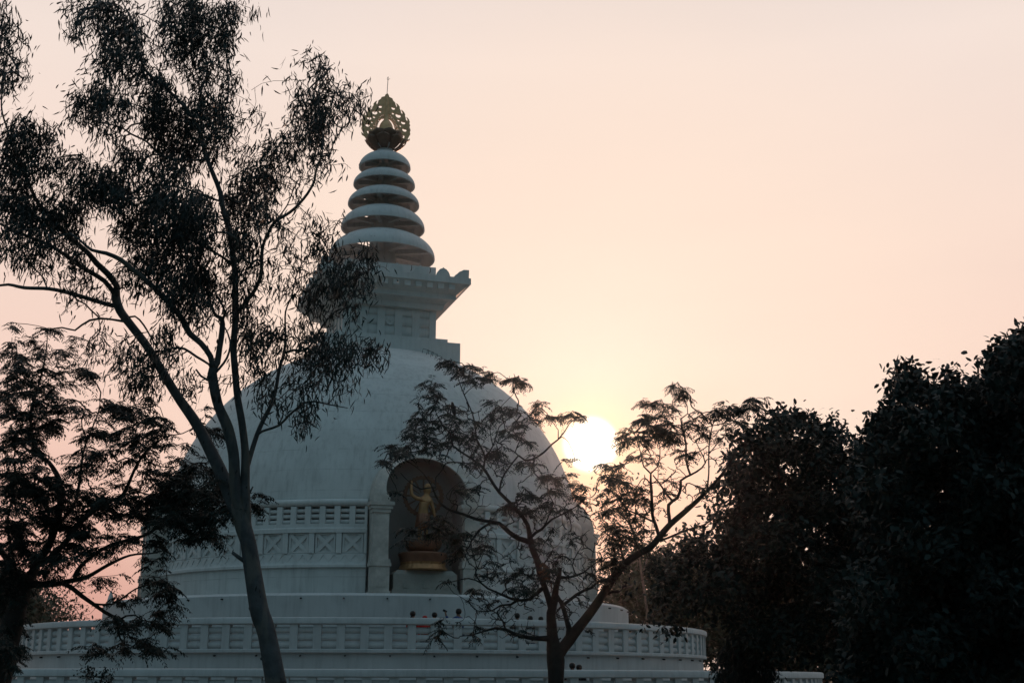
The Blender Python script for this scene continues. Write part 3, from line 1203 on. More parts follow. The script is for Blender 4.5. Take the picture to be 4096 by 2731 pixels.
def feather_leaves(t, parent, name, per_twig, frond=0.20, fing=0.075, W=0.016, mat_='feather_leaf', nf=5):
    """compound leaves: a short arching stalk with rows of drooping leaflets"""
    r = t.rng
    B, D, N, Ls, Ws = [], [], [], [], []
    for ch, ok in zip(t.twigs, t.leafy):
        if not ok:
            continue
        tip = t.A[ch[-1]]
        back = t.A[ch[max(0, len(ch) - 3)]]
        out = tip - back
        out[2] *= 0.3
        out /= np.linalg.norm(out) + 1e-9
        for _ in range(max(1, r.poisson(per_twig))):
            ax = out * 0.9 + r.normal(0, 0.75, 3)
            ax[2] = ax[2] * 0.35 + 0.12
            ax /= np.linalg.norm(ax) + 1e-9
            base = back + (tip - back) * r.uniform(0.2, 1.0)
            side = np.cross(ax, (0, 0, 1.0))
            side /= np.linalg.norm(side) + 1e-9
            fl = frond * r.uniform(0.6, 1.25)
            for k in range(nf):
                u = (k + 0.6) / nf
                p = base + ax * fl * u + np.array([0, 0, -0.55 * fl * u * u])
                for sg in (-1, 1):
                    B.append(p)
                    D.append(ax * 0.55 + side * sg * 0.75 + np.array([0, 0, -0.65]) + r.normal(0, 0.12, 3))
                    N.append(np.array([0, 0, 1.0]) + r.normal(0, 0.25, 3))
                    Ls.append(fing * (1.0 - 0.45 * abs(u - 0.45)) * r.uniform(0.85, 1.15))
                    Ws.append(W * r.uniform(0.8, 1.2))
    return leaf_mesh(name, mat_, parent, np.array(B), unit(np.array(D)), unit(np.array(N)), Ls, Ws, 0.10, ((0.3, 1.0), (0.78, 0.9)))


def broad_leaves(t, parent, name, per_twig, L=(0.08, 0.13), W=0.5, spread=0.13, mat_='broad_leaf'):
    r = t.rng
    ends = np.array([t.A[ch[-1]] for ch in t.twigs])
    k = r.poisson(per_twig, len(ends))
    B = np.repeat(ends, k, 0) + r.normal(0, spread, (k.sum(), 3))
    n = len(B)
    D = unit(r.normal(0, 0.8, (n, 3)) + np.array([0, 0, -0.35]))
    N = unit(r.normal(0, 0.6, (n, 3)) + np.array([0, -0.2, 1.0]))
    Ls = r.uniform(*L, n)
    return leaf_mesh(name, mat_, parent, B, D, N, Ls, Ls * W, 0.08, ((0.3, 0.95), (0.7, 0.85)))


def conv(lst, k, ox, oy):
    return [(ox + c[0] / k, oy + c[1] / k, c[2] / k, c[3] / k) + tuple(c[4:]) for c in lst]


def convl(lst, k, ox, oy):
    return [(ox + p[0] / k, oy + p[1] / k) + tuple(p[2:]) for p in lst]


def to_ground(t, x, y, w, n=5):
    """carry the trunk from the lowest traced point down to the ground"""
    p = at(x, y, t.Y)
    zs_ = np.linspace(0.0, p.z, n)
    lean = 0.0
    return zs_


def tree_root(name, label, group, Y, px_):
    p = at(px_, 2731, Y)
    return tag(empty(name, (p.x, Y, 0)), label, 'tree', group)


def foot(t, root, w, material, flare=1.35):
    """the part of the trunk below the picture's lower edge, joined to the traced part"""
    p = Vector(t.P[0])
    r0 = t.r[0]
    q = [np.array((p.x + (p.z - z) * 0.03, p.y, z)) for z in (-0.15, 0.05, 0.3, 0.8)]
    rad = [r0 * flare * 1.15, r0 * flare, r0 * 1.15, r0 * 1.05]
    q = [a for a in q if a[2] < p.z - 0.15]
    rad = rad[:len(q)]
    m = len(q)
    # prepend nodes as a chain of its own
    i0 = len(t.P)
    for a, b in zip(q, rad):
        t.P.append(a)
        t.px.append((-9999, -9999))
        t.r.append(b)
        t.par.append(-1)
    t.chains.append(list(range(i0, i0 + m)) + [0])


# --- the tall eucalyptus in front of the dome
eu_root = tree_root('eucalyptus_tree', 'tall leaning eucalyptus with smooth grey bark forking into many limbs before the dome', None, 20.0, 1104)
t = Tree(20.0, 3)
t.limb([(1106, 2740, 82), (1068, 2536, 72), (1050, 2480, 76), (1035, 2430, 74), (1009, 2271, 68), (992, 2165, 62), (975, 2112, 66), (966, 2060, 72), (957, 2020, 66), (952, 1985, 46)], root=True, slope=0)
t.limb([(962, 2100, 44), (945, 2040, 58), (921, 1980, 60), (884, 1890, 54), (849, 1816, 50), (784, 1692, 44), (712, 1588, 38), (647, 1483, 36), (588, 1385, 34), (523, 1300, 34), (480, 1242, 36), (463, 1190, 38), (462, 1160, 30)], slope=0.25)
t.limb([(466, 1175, 30), (467, 1144, 27), (431, 1095, 26), (385, 1052, 24), (353, 1013, 22), (261, 934, 21), (196, 862, 18), (144, 800, 15), (85, 653, 12), (59, 610, 9), (30, 520, 8), (6, 430, 7), (13, 300, 5), (20, 160, 4), (40, 60, 3)])
t.limb([(455, 1170, 22), (418, 1124, 20), (366, 1091, 19), (313, 1059, 18), (261, 1020, 16), (196, 980, 15), (110, 945, 14), (39, 914, 13), (-10, 890, 10)])
t.limb([(451, 1222, 20), (392, 1206, 18), (281, 1173, 17), (196, 1155, 16), (98, 1151, 15), (33, 1138, 12), (-20, 1146, 10)])
t.limb([(189, 1153, 7), (167, 1104, 6), (124, 1062, 5), (90, 1020, 3)])
t.limb([(281, 1173, 8), (313, 1202, 7), (340, 1215, 7), (366, 1242, 7), (398, 1271, 7)])
t.limb([(495, 1285, 12), (451, 1278, 9), (398, 1274, 10), (359, 1281, 10), (327, 1300, 9), (300, 1321, 8), (248, 1310, 7), (196, 1317, 6), (144, 1310, 3)])
t.limb([(498, 1270, 8), (540, 1265, 8), (575, 1300, 8), (610, 1360, 7), (640, 1410, 5)])
t.limb([(972, 2090, 34), (956, 2030, 46), (945, 1980, 48), (938, 1900, 46), (934, 1816, 44), (911, 1712, 46), (875, 1627, 40), (859, 1562, 42), (849, 1496, 40), (852, 1470, 32)], slope=-0.2)
t.limb([(850, 1470, 24), (842, 1425, 24), (803, 1372, 24), (758, 1333, 26), (732, 1281, 26), (692, 1229, 24), (640, 1176, 22), (588, 1124, 21), (523, 1072, 21), (483, 1039, 20), (425, 1013, 17), (366, 1000, 13), (320, 960, 8)])
t.limb([(858, 1470, 26), (869, 1451, 26), (878, 1392, 24), (888, 1327, 24), (888, 1274, 20), (862, 1261, 14), (843, 1222, 11), (836, 1183, 9), (820, 1100, 6)])
t.limb([(888, 1290, 12), (901, 1248, 10), (875, 1196, 8), (856, 1157, 6)])
t.limb([(864, 1488, 12), (908, 1431, 10), (921, 1366, 8), (900, 1310, 6)])
t.limb([(850, 1480, 10), (836, 1457, 10), (784, 1425, 11), (738, 1395, 11), (692, 1392, 9), (647, 1405, 7)])
t.limb([(850, 1530, 10), (803, 1503, 9), (784, 1477, 7)])
t.limb([(988, 2110, 30), (984, 2040, 42), (980, 1980, 42), (980, 1920, 38), (982, 1849, 35), (979, 1784, 31), (967, 1686, 30), (950, 1588, 28), (941, 1490, 28), (934, 1392, 27), (941, 1294, 27), (941, 1229, 28), (941, 1131, 26), (935, 1040, 24), (914, 914, 23), (895, 849, 22), (879, 764, 21), (856, 705, 20), (830, 640, 18), (807, 562, 16), (784, 496, 14), (751, 444, 14), (705, 392, 13), (640, 333, 13), (581, 281, 12), (549, 189, 9), (536, 98, 7), (500, 30, 6), (470, -30, 5)], slope=-0.1)
t.limb([(803, 530, 12), (805, 425, 11), (803, 366, 11), (830, 287, 10), (810, 196, 8), (784, 131, 7), (771, 39, 6), (771, -30, 5)])
t.limb([(825, 480, 9), (901, 425, 7), (914, 353, 7), (908, 248, 6), (914, 163, 5), (940, 60, 4), (950, -20, 3)])
t.limb([(830, 640, 10), (720, 640, 9), (640, 620, 9), (588, 568, 9), (523, 536, 8), (483, 509, 7), (400, 490, 5), (330, 470, 3)])
t.limb([(875, 803, 10), (784, 771, 9), (718, 751, 8), (600, 740, 6), (520, 780, 4)])
t.limb([(935, 1060, 13), (860, 1010, 10), (760, 960, 9), (640, 930, 7), (540, 930, 4)])
t.limb([(780, 490, 8), (690, 480, 7), (600, 440, 5), (480, 400, 4)])
t.limb([(560, 240, 7), (480, 200, 6), (420, 140, 5), (370, 60, 4)])
t.limb([(957, 1240, 20), (989, 1202, 18), (1021, 1157, 17), (1044, 1100, 16), (1047, 1023, 15), (1053, 979, 14), (1072, 934, 14), (1098, 889, 14), (1142, 861, 13), (1181, 832, 13), (1230, 775, 12), (1258, 723, 11), (1264, 683, 10), (1287, 626, 9), (1319, 620, 7), (1333, 574, 6), (1350, 545, 5), (1373, 511, 5), (1402, 482, 3)])
t.limb([(1287, 626, 7), (1293, 574, 6), (1287, 505, 6), (1275, 402, 5), (1281, 321, 4), (1287, 264, 3)])
t.limb([(1317, 610, 5), (1316, 551, 5), (1321, 459, 5), (1344, 373, 4), (1402, 373, 3), (1448, 390, 2)])
t.limb([(1100, 888, 6), (1149, 821, 6), (1172, 763, 5), (1195, 717, 4)])
t.limb([(1047, 1000, 8), (1030, 900, 7), (1010, 820, 6), (1020, 740, 4)])
t.limb([(985, 1880, 20), (1005, 1810, 20), (1028, 1738, 19), (1053, 1680, 18), (1085, 1617, 16), (1104, 1553, 15), (1117, 1476, 14), (1136, 1412, 12), (1142, 1342, 9), (1142, 1247, 7), (1168, 1183, 6), (1181, 1119, 5), (1206, 1055, 4), (1245, 1010, 3)], slope=0.1)
t.limb([(1136, 1412, 11), (1174, 1400, 11), (1219, 1400, 10), (1257, 1361, 9), (1289, 1304, 8), (1340, 1247, 6), (1385, 1234, 4), (1420, 1225, 3)])
t.limb([(1257, 1361, 8), (1251, 1310, 7), (1232, 1247, 6), (1262, 1180, 6), (1308, 1150, 6), (1398, 1144, 5), (1449, 1100, 4), (1500, 1068, 3)])
t.limb([(1028, 1738, 11), (1047, 1725, 10), (1117, 1700, 10), (1155, 1661, 10), (1219, 1610, 9), (1257, 1605, 8), (1315, 1617, 6), (1372, 1628, 4), (1391, 1631, 3)], slope=-0.1)
t.limb([(1318, 1610, 5), (1340, 1582, 4), (1366, 1578, 4), (1372, 1553, 3)])
t.limb([(1117, 1700, 6), (1111, 1648, 5), (1130, 1610, 5), (1174, 1566, 4), (1244, 1527, 3), (1300, 1480, 3)])
t.limb([(1047, 1690, 6), (1047, 1566, 5), (1044, 1502, 5), (1021, 1457, 4)])
t.limb([(1136, 1430, 7), (1200, 1460, 6), (1290, 1440, 5), (1380, 1400, 4), (1480, 1400, 3)])
t.limb([(980, 2245, 18), (955, 2228, 16), (929, 2208, 13)], slope=-0.3)
t.limb([(929, 2208, 6), (934, 2196, 3)], slope=0)
t.limb([(1000, 1968, 9), (1012, 1945, 6)], slope=0)
t.limb([(1028, 2424, 34), (1008, 2430, 26), (995, 2434, 10)], slope=-0.2)
t.limb([(1060, 2630, 26), (1050, 2632, 18), (1041, 2634, 7)], slope=-0.2)
foot(t, eu_root, 82, 'eucalyptus_bark')
E1 = [(40, 100, 50, 90, .4), (40, 230, 60, 110, .7), (130, 270, 45, 50, .35), (60, 430, 70, 90, .8), (160, 480, 45, 40, .5), (25, 560, 40, 60, .4), (150, 800, 100, 80, 1), (280, 840, 80, 70, .9), (60, 930, 90, 130, 1), (180, 980, 110, 100, 1), (90, 1130, 120, 110, .9), (340, 1140, 30, 60, .4), (440, 1030, 110, 80, .9), (560, 1100, 120, 90, 1), (690, 1110, 110, 70, .9), (480, 1210, 110, 80, .8), (650, 1200, 110, 80, .7), (760, 1180, 100, 60, .8), (230, 1300, 180, 110, 1), (80, 1300, 100, 100, .9), (150, 1480, 180, 80, .9), (400, 1350, 130, 90, .9), (430, 1490, 100, 60, .6), (420, 30, 50, 60, .5), (475, 150, 50, 80, .6), (505, 250, 40, 30, .4), (600, 50, 100, 70, .9), (720, 100, 110, 100, .9), (670, 220, 70, 90, .7), (780, 220, 100, 110, .9), (690, 340, 90, 80, .8), (820, 330, 80, 110, .9), (620, 430, 70, 60, .6), (740, 450, 80, 60, .6), (610, 530, 60, 50, .4), (530, 600, 90, 80, .8), (440, 690, 40, 70, .7), (600, 660, 100, 80, .9), (700, 590, 90, 70, .7), (600, 760, 70, 40, .7), (720, 700, 70, 70, .7), (690, 830, 60, 50, .6), (740, 940, 60, 50, .7), (800, 1000, 90, 70, .8), (850, 940, 50, 50, .5), (850, 480, 70, 70, .45), (940, 520, 90, 100, .8), (1000, 610, 90, 90, .9), (960, 700, 100, 100, .9), (1060, 800, 120, 120, 1), (940, 800, 50, 60, .5), (1000, 100, 70, 100, .8), (1040, 230, 90, 90, .8), (1150, 90, 100, 100, .8), (1250, 60, 110, 90, .9), (1350, 90, 90, 90, .85), (1290, 220, 110, 100, .95), (1390, 230, 50, 90, .6), (1150, 250, 100, 100, .85), (1100, 370, 80, 60, .6), (1190, 430, 80, 60, .6), (1300, 380, 70, 80, .55), (1400, 330, 40, 70, .5), (1430, 450, 40, 60, .45), (1250, 520, 80, 70, .6), (1380, 540, 60, 70, .55), (1250, 650, 100, 90, .85), (1360, 650, 60, 80, .7), (1180, 700, 90, 90, .8), (1300, 780, 100, 90, .9), (1420, 760, 60, 70, .7), (1250, 900, 90, 90, .8), (1380, 880, 60, 70, .45), (1100, 950, 130, 100, .95), (1000, 1060, 120, 90, .85), (1180, 1060, 60, 50, .4), (1100, 1200, 140, 90, .75), (950, 1180, 90, 80, .6), (880, 1300, 130, 100, .9), (1050, 1330, 150, 100, .9), (1200, 1300, 120, 120, .9), (1000, 1470, 180, 100, .95), (1200, 1450, 120, 110, .95), (820, 1440, 90, 70, .6), (760, 1350, 60, 50, .45), (1450, 1110, 80, 80, .6), (1500, 980, 60, 80, .5), (1500, 1250, 80, 110, .55), (1490, 1400, 70, 110, .6), (700, 1420, 30, 60, .4), (1460, 60, 40, 40, .3), (1520, 100, 40, 25, .3), (1540, 545, 22, 14, .7), (1540, 720, 40, 40, .35)]
E2 = [(20, 18, 22, 14, .9), (35, 110, 20, 32, 1), (15, 625, 18, 14, .7), (80, 790, 40, 22, .4), (70, 870, 20, 40, .4), (305, 472, 16, 14, .8), (285, 555, 40, 40, .45), (395, 380, 24, 18, .7), (350, 435, 22, 10, .5), (430, 440, 25, 45, .7), (510, 420, 30, 35, .8), (500, 520, 60, 60, .7), (400, 620, 50, 60, .6), (560, 610, 60, 60, .6), (330, 720, 35, 60, .7), (450, 720, 80, 80, .9), (680, 640, 60, 50, .45), (790, 650, 35, 45, .55), (640, 740, 60, 50, .6), (740, 730, 50, 50, .55), (330, 840, 60, 60, .7), (430, 850, 80, 80, .85), (520, 820, 80, 70, .85), (610, 800, 60, 40, .4), (740, 830, 25, 50, .5), (845, 760, 18, 35, .6), (215, 950, 60, 50, .6), (340, 1000, 80, 70, .7), (450, 990, 80, 80, .75), (150, 1010, 60, 50, .6), (60, 1060, 60, 40, .5), (200, 1080, 90, 70, .8), (80, 1200, 110, 100, .95), (330, 1120, 80, 60, .55), (460, 1110, 50, 60, .6), (520, 1150, 40, 40, .5), (600, 1155, 40, 25, .45), (685, 1175, 18, 22, .7), (250, 1250, 70, 60, .35), (80, 1330, 100, 90, .9), (130, 1450, 50, 100, .7), (390, 1280, 40, 50, .35), (480, 1230, 30, 30, .35), (40, 1500, 60, 70, .8), (300, 1440, 20, 50, .35), (400, 1510, 40, 20, .5), (480, 1500, 25, 25, .5), (610, 1550, 30, 20, .6), (720, 915, 18, 16, .8)]
E4 = [(60, 60, 60, 70, .9), (60, 200, 60, 110, .8), (60, 400, 70, 120, .85), (170, 290, 50, 90, .6), (170, 450, 60, 80, .7), (200, 110, 60, 50, .3), (345, 200, 50, 60, .5), (400, 310, 50, 70, .55), (300, 420, 50, 70, .55), (320, 540, 50, 50, .4), (450, 200, 30, 60, .35), (530, 110, 40, 35, .6), (585, 130, 25, 35, .4), (540, 210, 50, 60, .5), (640, 190, 60, 50, .55), (700, 170, 30, 40, .6), (560, 290, 50, 70, .6), (640, 280, 60, 70, .7), (440, 440, 30, 70, .4), (500, 430, 30, 50, .5), (600, 430, 70, 70, .8), (690, 370, 70, 70, .8), (640, 510, 100, 70, .95), (560, 580, 80, 60, .9), (760, 450, 100, 80, .9), (820, 360, 70, 70, .85), (880, 330, 70, 60, .7), (850, 510, 90, 70, .8), (760, 560, 100, 70, .85), (940, 400, 70, 30, .6), (1040, 480, 12, 35, .9), (930, 560, 45, 60, .75), (650, 640, 100, 70, .9), (520, 640, 60, 70, .8), (780, 650, 60, 60, .6), (975, 640, 22, 35, .6), (700, 740, 60, 50, .4), (640, 800, 40, 70, .5), (380, 590, 40, 50, .35), (150, 640, 60, 50, .35), (260, 650, 50, 50, .35), (120, 740, 40, 50, .6), (220, 820, 100, 60, .85), (300, 850, 70, 50, .7), (150, 950, 40, 70, .6), (250, 920, 60, 60, .6), (340, 940, 50, 60, .5), (440, 850, 50, 60, .6), (490, 800, 40, 60, .5), (520, 870, 40, 50, .5), (170, 1080, 40, 60, .6), (230, 1050, 40, 50, .4), (560, 850, 50, 50, .6), (600, 930, 90, 60, .85), (520, 990, 90, 60, .8), (650, 880, 40, 60, .6), (730, 880, 50, 50, .6), (830, 800, 40, 22, .8), (765, 790, 20, 35, .8), (720, 960, 80, 60, .85), (820, 950, 80, 50, .75), (900, 960, 60, 50, .7), (975, 950, 50, 40, .7), (1010, 990, 35, 40, .7), (880, 1010, 60, 40, .6), (540, 1080, 70, 50, .65), (640, 1060, 80, 60, .7), (740, 1030, 60, 40, .5), (780, 1080, 45, 50, .6), (590, 1150, 60, 45, .55), (680, 1150, 50, 50, .45), (795, 1180, 18, 50, .7), (730, 1120, 30, 40, .4), (480, 1150, 60, 40, .45), (400, 1150, 40, 60, .4), (270, 1180, 40, 60, .5), (225, 1270, 35, 40, .8), (370, 1260, 50, 60, .4), (310, 1290, 25, 50, .3), (500, 1340, 45, 90, .75), (490, 1430, 35, 35, .7), (570, 1180, 40, 40, .4), (640, 1305, 14, 28, .7), (260, 1120, 40, 40, .35)]
E3 = [(110, 60, 80, 40, .6), (230, 60, 60, 50, .45), (250, 165, 20, 30, .5), (330, 130, 50, 50, .3), (440, 180, 50, 70, .6), (410, 320, 30, 40, .6), (540, 200, 50, 70, .5), (575, 340, 22, 30, .5), (640, 280, 40, 40, .5), (450, 60, 90, 50, .8), (740, 190, 40, 80, .4), (850, 150, 80, 80, .7), (900, 60, 100, 50, .7), (1000, 100, 110, 90, .8), (1080, 200, 120, 90, .9), (1200, 100, 120, 100, .95), (1250, 210, 110, 100, .9), (1140, 310, 100, 70, .6), (1250, 330, 70, 80, .7), (870, 270, 30, 60, .4), (1000, 300, 40, 60, .6), (1040, 400, 40, 60, .35), (1160, 430, 50, 60, .35), (1020, 460, 50, 40, .4), (990, 510, 50, 50, .45), (1380, 330, 50, 50, .4), (1500, 300, 60, 90, .6), (1500, 450, 50, 90, .65), (1540, 580, 40, 80, .6), (1240, 470, 40, 40, .45), (1295, 585, 22, 18, .6), (650, 500, 50, 30, .45), (580, 590, 40, 60, .4), (640, 600, 40, 50, .35), (720, 640, 50, 60, .4), (760, 570, 40, 60, .35), (850, 620, 70, 50, .6), (800, 700, 70, 70, .6), (880, 720, 60, 70, .7), (760, 760, 40, 60, .5), (640, 800, 12, 25, .8), (850, 820, 80, 60, .65), (790, 860, 35, 50, .6), (930, 800, 50, 50, .5), (1010, 560, 80, 50, .45), (1060, 640, 60, 60, .5), (1130, 680, 20, 50, .4), (1090, 760, 40, 50, .4), (1150, 840, 50, 60, .45), (1240, 850, 30, 50, .3), (1390, 830, 25, 50, .25), (1510, 780, 40, 30, .45), (980, 740, 30, 50, .3)]
E4 = [(a, b, c, d, e * (0.38 if a > 540 and 320 < b < 720 else 0.5 if a > 520 and b < 760 else 0.7 if a > 520 else 0.9)) for a, b, c, d, e in E4]
cl = conv(E1, 1.531, 0, 0) + conv(E2, 1.742, 1000, 0) + conv(E4, 1.5675, 900, 800) + conv(E3, 1.531, 0, 1000)
cl = [(a, b, c * 1.12, d * 1.12, e * 0.82) for a, b, c, d, e in cl]
t.grow(clump_targets(t, cl, 225, 0.55, 0.9), droop=0.18, pen=0.10, r0=0.0022, rk=0.0019)
t.wood('trunk', 'eucalyptus_bark', eu_root, 16)
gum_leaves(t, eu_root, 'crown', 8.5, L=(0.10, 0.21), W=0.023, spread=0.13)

# --- feathery tree on the left
lt_root = tree_root('feathery_tree', 'dark feathery-leaved tree at the left edge, trunk cut off by the picture', None, 22.0, 0)
t = Tree(22.0, 7)
t.limb([(-12, 2740, 100), (10, 2640, 96), (35, 2540, 92), (62, 2450, 78), (85, 2380, 68), (100, 2330, 60)], root=True, slope=0)
t.limb([(85, 2350, 40), (70, 2310, 32), (47, 2261, 28), (10, 2210, 22), (-20, 2160, 18)])
t.limb([(110, 2330, 40), (150, 2250, 34), (195, 2180, 32), (222, 2100, 30), (240, 2030, 28), (242, 1980, 26), (235, 1914, 22), (196, 1849, 16), (163, 1829, 14), (131, 1751, 13), (124, 1653, 11), (150, 1555, 9), (176, 1457, 7), (186, 1392, 5), (190, 1340, 3)])
t.limb([(222, 2110, 18), (265, 2060, 15), (300, 2010, 13), (320, 1914, 12), (327, 1849, 10), (340, 1784, 8), (392, 1653, 5), (400, 1600, 3)])
t.limb([(150, 2260, 26), (200, 2230, 24), (260, 2170, 22), (330, 2080, 20), (418, 2012, 18), (490, 1980, 15), (536, 1882, 12), (575, 1816, 10), (620, 1771, 8), (686, 1738, 5)])
t.limb([(490, 1980, 8), (560, 1968, 7), (600, 1978, 5), (680, 1960, 3)])
t.limb([(575, 1816, 6), (600, 1850, 5), (680, 1870, 4), (740, 1850, 3)])
t.limb([(110, 2340, 34), (150, 2335, 28), (210, 2336, 24), (281, 2322, 20), (350, 2305, 16), (430, 2260, 13), (520, 2220, 9), (614, 2211, 6), (667, 2196, 4)])
t.limb([(250, 2330, 20), (285, 2348, 18), (327, 2382, 17), (374, 2415, 15), (421, 2448, 14), (472, 2480, 12), (472, 2527, 8), (491, 2569, 6), (520, 2590, 4)])
t.limb([(374, 2415, 9), (449, 2415, 8), (496, 2387, 7), (542, 2354, 6), (608, 2336, 4), (660, 2345, 3)])
t.limb([(472, 2480, 8), (505, 2462, 7), (540, 2458, 6), (570, 2480, 5), (640, 2485, 3)])
t.limb([(300, 2300, 18), (340, 2246, 16), (440, 2180, 14), (574, 2142, 13), (649, 2100, 11), (749, 2090, 9), (860, 2050, 7), (960, 2010, 4)])
t.limb([(430, 2040, 12), (500, 2060, 12), (560, 2046, 12), (649, 2028, 10), (696, 1989, 7), (760, 1960, 5), (830, 1930, 3)])
t.limb([(60, 2270, 12), (30, 2100, 10), (50, 1980, 8), (60, 1850, 6)])
t.limb([(163, 1829, 8), (90, 1780, 7), (40, 1700, 5)])
t.limb([(150, 1560, 5), (90, 1500, 4), (50, 1440, 3), (48, 1350, 3)])
t.limb([(30, 2560, 20), (60, 2480, 12), (110, 2470, 6)])
foot(t, lt_root, 100, 'dark_bark')
L3 = [(70, 470, 35, 35, .9), (85, 560, 55, 50, .7), (240, 495, 75, 30, .7), (350, 510, 30, 22, .7), (230, 560, 70, 50, .45), (455, 550, 45, 35, .85), (520, 580, 30, 40, .5), (300, 620, 90, 50, .75), (430, 640, 80, 50, .65), (80, 660, 100, 60, .8), (200, 700, 90, 50, .65), (320, 740, 90, 50, .55), (500, 720, 75, 45, .85), (545, 770, 40, 35, .9), (470, 820, 60, 30, .7), (100, 780, 110, 80, .9), (250, 820, 120, 80, 1), (50, 880, 80, 80, .8), (160, 930, 140, 80, .9), (300, 950, 90, 70, .75), (430, 940, 90, 45, .7), (520, 960, 45, 45, .4), (100, 1060, 130, 90, .95), (240, 1080, 120, 90, .85), (360, 1060, 90, 60, .55), (450, 1020, 70, 40, .45), (650, 915, 45, 30, .8), (740, 940, 70, 45, .95), (700, 1000, 100, 60, .9), (830, 980, 100, 70, .9), (900, 900, 50, 50, .5), (930, 1040, 90, 70, .85), (600, 1020, 40, 45, .45), (560, 1120, 80, 50, .75), (660, 1120, 90, 60, .9), (780, 1120, 100, 70, .75), (900, 1140, 100, 70, .65), (980, 1080, 60, 70, .6), (500, 1180, 60, 50, .5), (600, 1220, 100, 60, .8), (740, 1240, 100, 60, .65), (880, 1260, 80, 50, .5), (1000, 1190, 80, 40, .5), (1100, 1200, 60, 30, .4), (1080, 1290, 80, 40, .5), (1150, 1160, 50, 30, .35), (90, 1200, 110, 90, .85), (220, 1200, 90, 60, .6), (130, 1330, 130, 80, .8), (280, 1300, 60, 60, .45), (430, 1250, 50, 50, .4), (480, 1330, 80, 50, .6), (600, 1330, 90, 50, .65), (700, 1380, 80, 50, .5), (100, 1450, 130, 80, .9), (280, 1450, 120, 80, .9), (420, 1420, 80, 70, .7), (530, 1460, 80, 60, .55), (650, 1500, 60, 50, .5), (840, 1400, 50, 60, .4), (930, 1380, 80, 50, .75), (1030, 1400, 90, 60, .8), (1000, 1480, 110, 60, .9), (1120, 1420, 80, 70, .7), (1180, 1480, 90, 60, .85), (1310, 1440, 50, 50, .6), (1250, 950, 40, 35, .7), (1290, 1060, 50, 50, .5), (1340, 1100, 50, 50, .5), (1320, 1160, 40, 60, .4), (1230, 1270, 40, 40, .4), (1200, 1350, 50, 40, .4)]
LD = [(20, 1250, 60, 60, 1), (20, 1350, 50, 50, .8), (10, 1440, 22, 60, .9), (60, 1130, 90, 50, .9), (170, 1180, 100, 50, .9), (300, 1150, 70, 50, .5), (380, 1170, 75, 45, .9), (450, 1120, 75, 55, .9), (430, 1195, 80, 45, .9), (515, 1165, 50, 35, .65), (592, 1150, 18, 22, .9), (480, 1225, 45, 25, .55), (100, 1225, 95, 45, .9), (230, 1245, 80, 35, .6), (345, 1270, 50, 35, .4), (390, 1342, 32, 24, .7), (60, 1300, 55, 50, .6), (150, 1315, 70, 25, .35), (250, 1325, 60, 18, .4), (380, 1385, 42, 28, .65), (300, 1370, 40, 25, .35), (350, 1430, 50, 28, .6), (300, 1480, 50, 25, .7), (215, 1490, 40, 18, .6), (370, 1490, 26, 14, .6), (30, 1400, 35, 60, .7), (20, 1480, 24, 60, .9), (30, 1510, 26, 25, .8), (280, 1425, 50, 25, .5), (350, 1335, 25, 12, .5), (130, 1280, 60, 30, .5)]
cl = conv(L3, 1.531, 0, 1000) + [(a * 1.7415, b * 1.7415, c * 1.7415, d * 1.7415, e) for a, b, c, d, e in LD]
t.grow(clump_targets(t, cl, 560, 0.5, 1.0, 1.5), droop=0.05, pen=0.12, r0=0.003, rk=0.0024, curl=0.5)
t.wood('trunk', 'dark_bark', lt_root)
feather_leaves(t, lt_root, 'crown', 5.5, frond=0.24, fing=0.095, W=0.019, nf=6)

# --- the forked tree in the middle, one limb reaching right across the sun
mt_root = tree_root('feathery_tree', 'sparse forked tree before the niche, monkey on its trunk, long limb reaching right', None, 25.0, 2223)
t = Tree(25.0, 9)
t.limb([(2223, 2740, 60), (2224, 2680, 66), (2223, 2640, 72), (2220, 2610, 68), (2214, 2580, 56), (2210, 2546, 45), (2207, 2510, 41)], root=True, slope=0)
t.limb([(2207, 2512, 42), (2207, 2499, 41), (2204, 2451, 37), (2217, 2403, 31), (2223, 2355, 25), (2236, 2307, 20), (2240, 2268, 15)], slope=-0.1)
t.limb([(2206, 2430, 30), (2192, 2385, 24), (2176, 2340, 23), (2159, 2291, 24), (2150, 2243, 25), (2134, 2205, 26), (2122, 2164, 25), (2118, 2132, 20), (2111, 2100, 17), (2093, 2070, 15), (2042, 2012, 14), (1997, 1968, 13), (1966, 1923, 12), (1934, 1872, 11), (1895, 1840, 9), (1857, 1815, 8), (1813, 1783, 7), (1800, 1732, 6), (1768, 1700, 5), (1740, 1640, 3)], slope=0.15)
t.limb([(1934, 1872, 8), (1940, 1834, 7), (1925, 1790, 7), (1908, 1757, 6), (1895, 1674, 6), (1880, 1630, 5), (1857, 1579, 5), (1838, 1530, 4), (1825, 1490, 3)])
t.limb([(1857, 1579, 4), (1900, 1540, 3), (1960, 1530, 3), (1990, 1500, 2)])
t.limb([(1997, 1968, 8), (2010, 1910, 7), (2048, 1853, 7), (2074, 1821, 7), (2061, 1808, 5), (2080, 1760, 4), (2110, 1700, 3)])
t.limb([(2074, 1821, 7), (2100, 1840, 8), (2131, 1837, 8), (2176, 1808, 8), (2208, 1776, 7), (2233, 1757, 6), (2259, 1725, 5), (2278, 1693, 4), (2310, 1668, 3)])
t.limb([(2233, 1757, 4), (2233, 1719, 4), (2214, 1693, 3), (2190, 1670, 2)])
t.limb([(1940, 1834, 6), (1972, 1783, 6), (1985, 1740, 5), (1997, 1706, 5), (2042, 1668, 4), (2090, 1650, 3)])
t.limb([(1972, 1783, 4), (1960, 1720, 4), (1972, 1668, 4), (2010, 1620, 3), (2050, 1580, 3)])
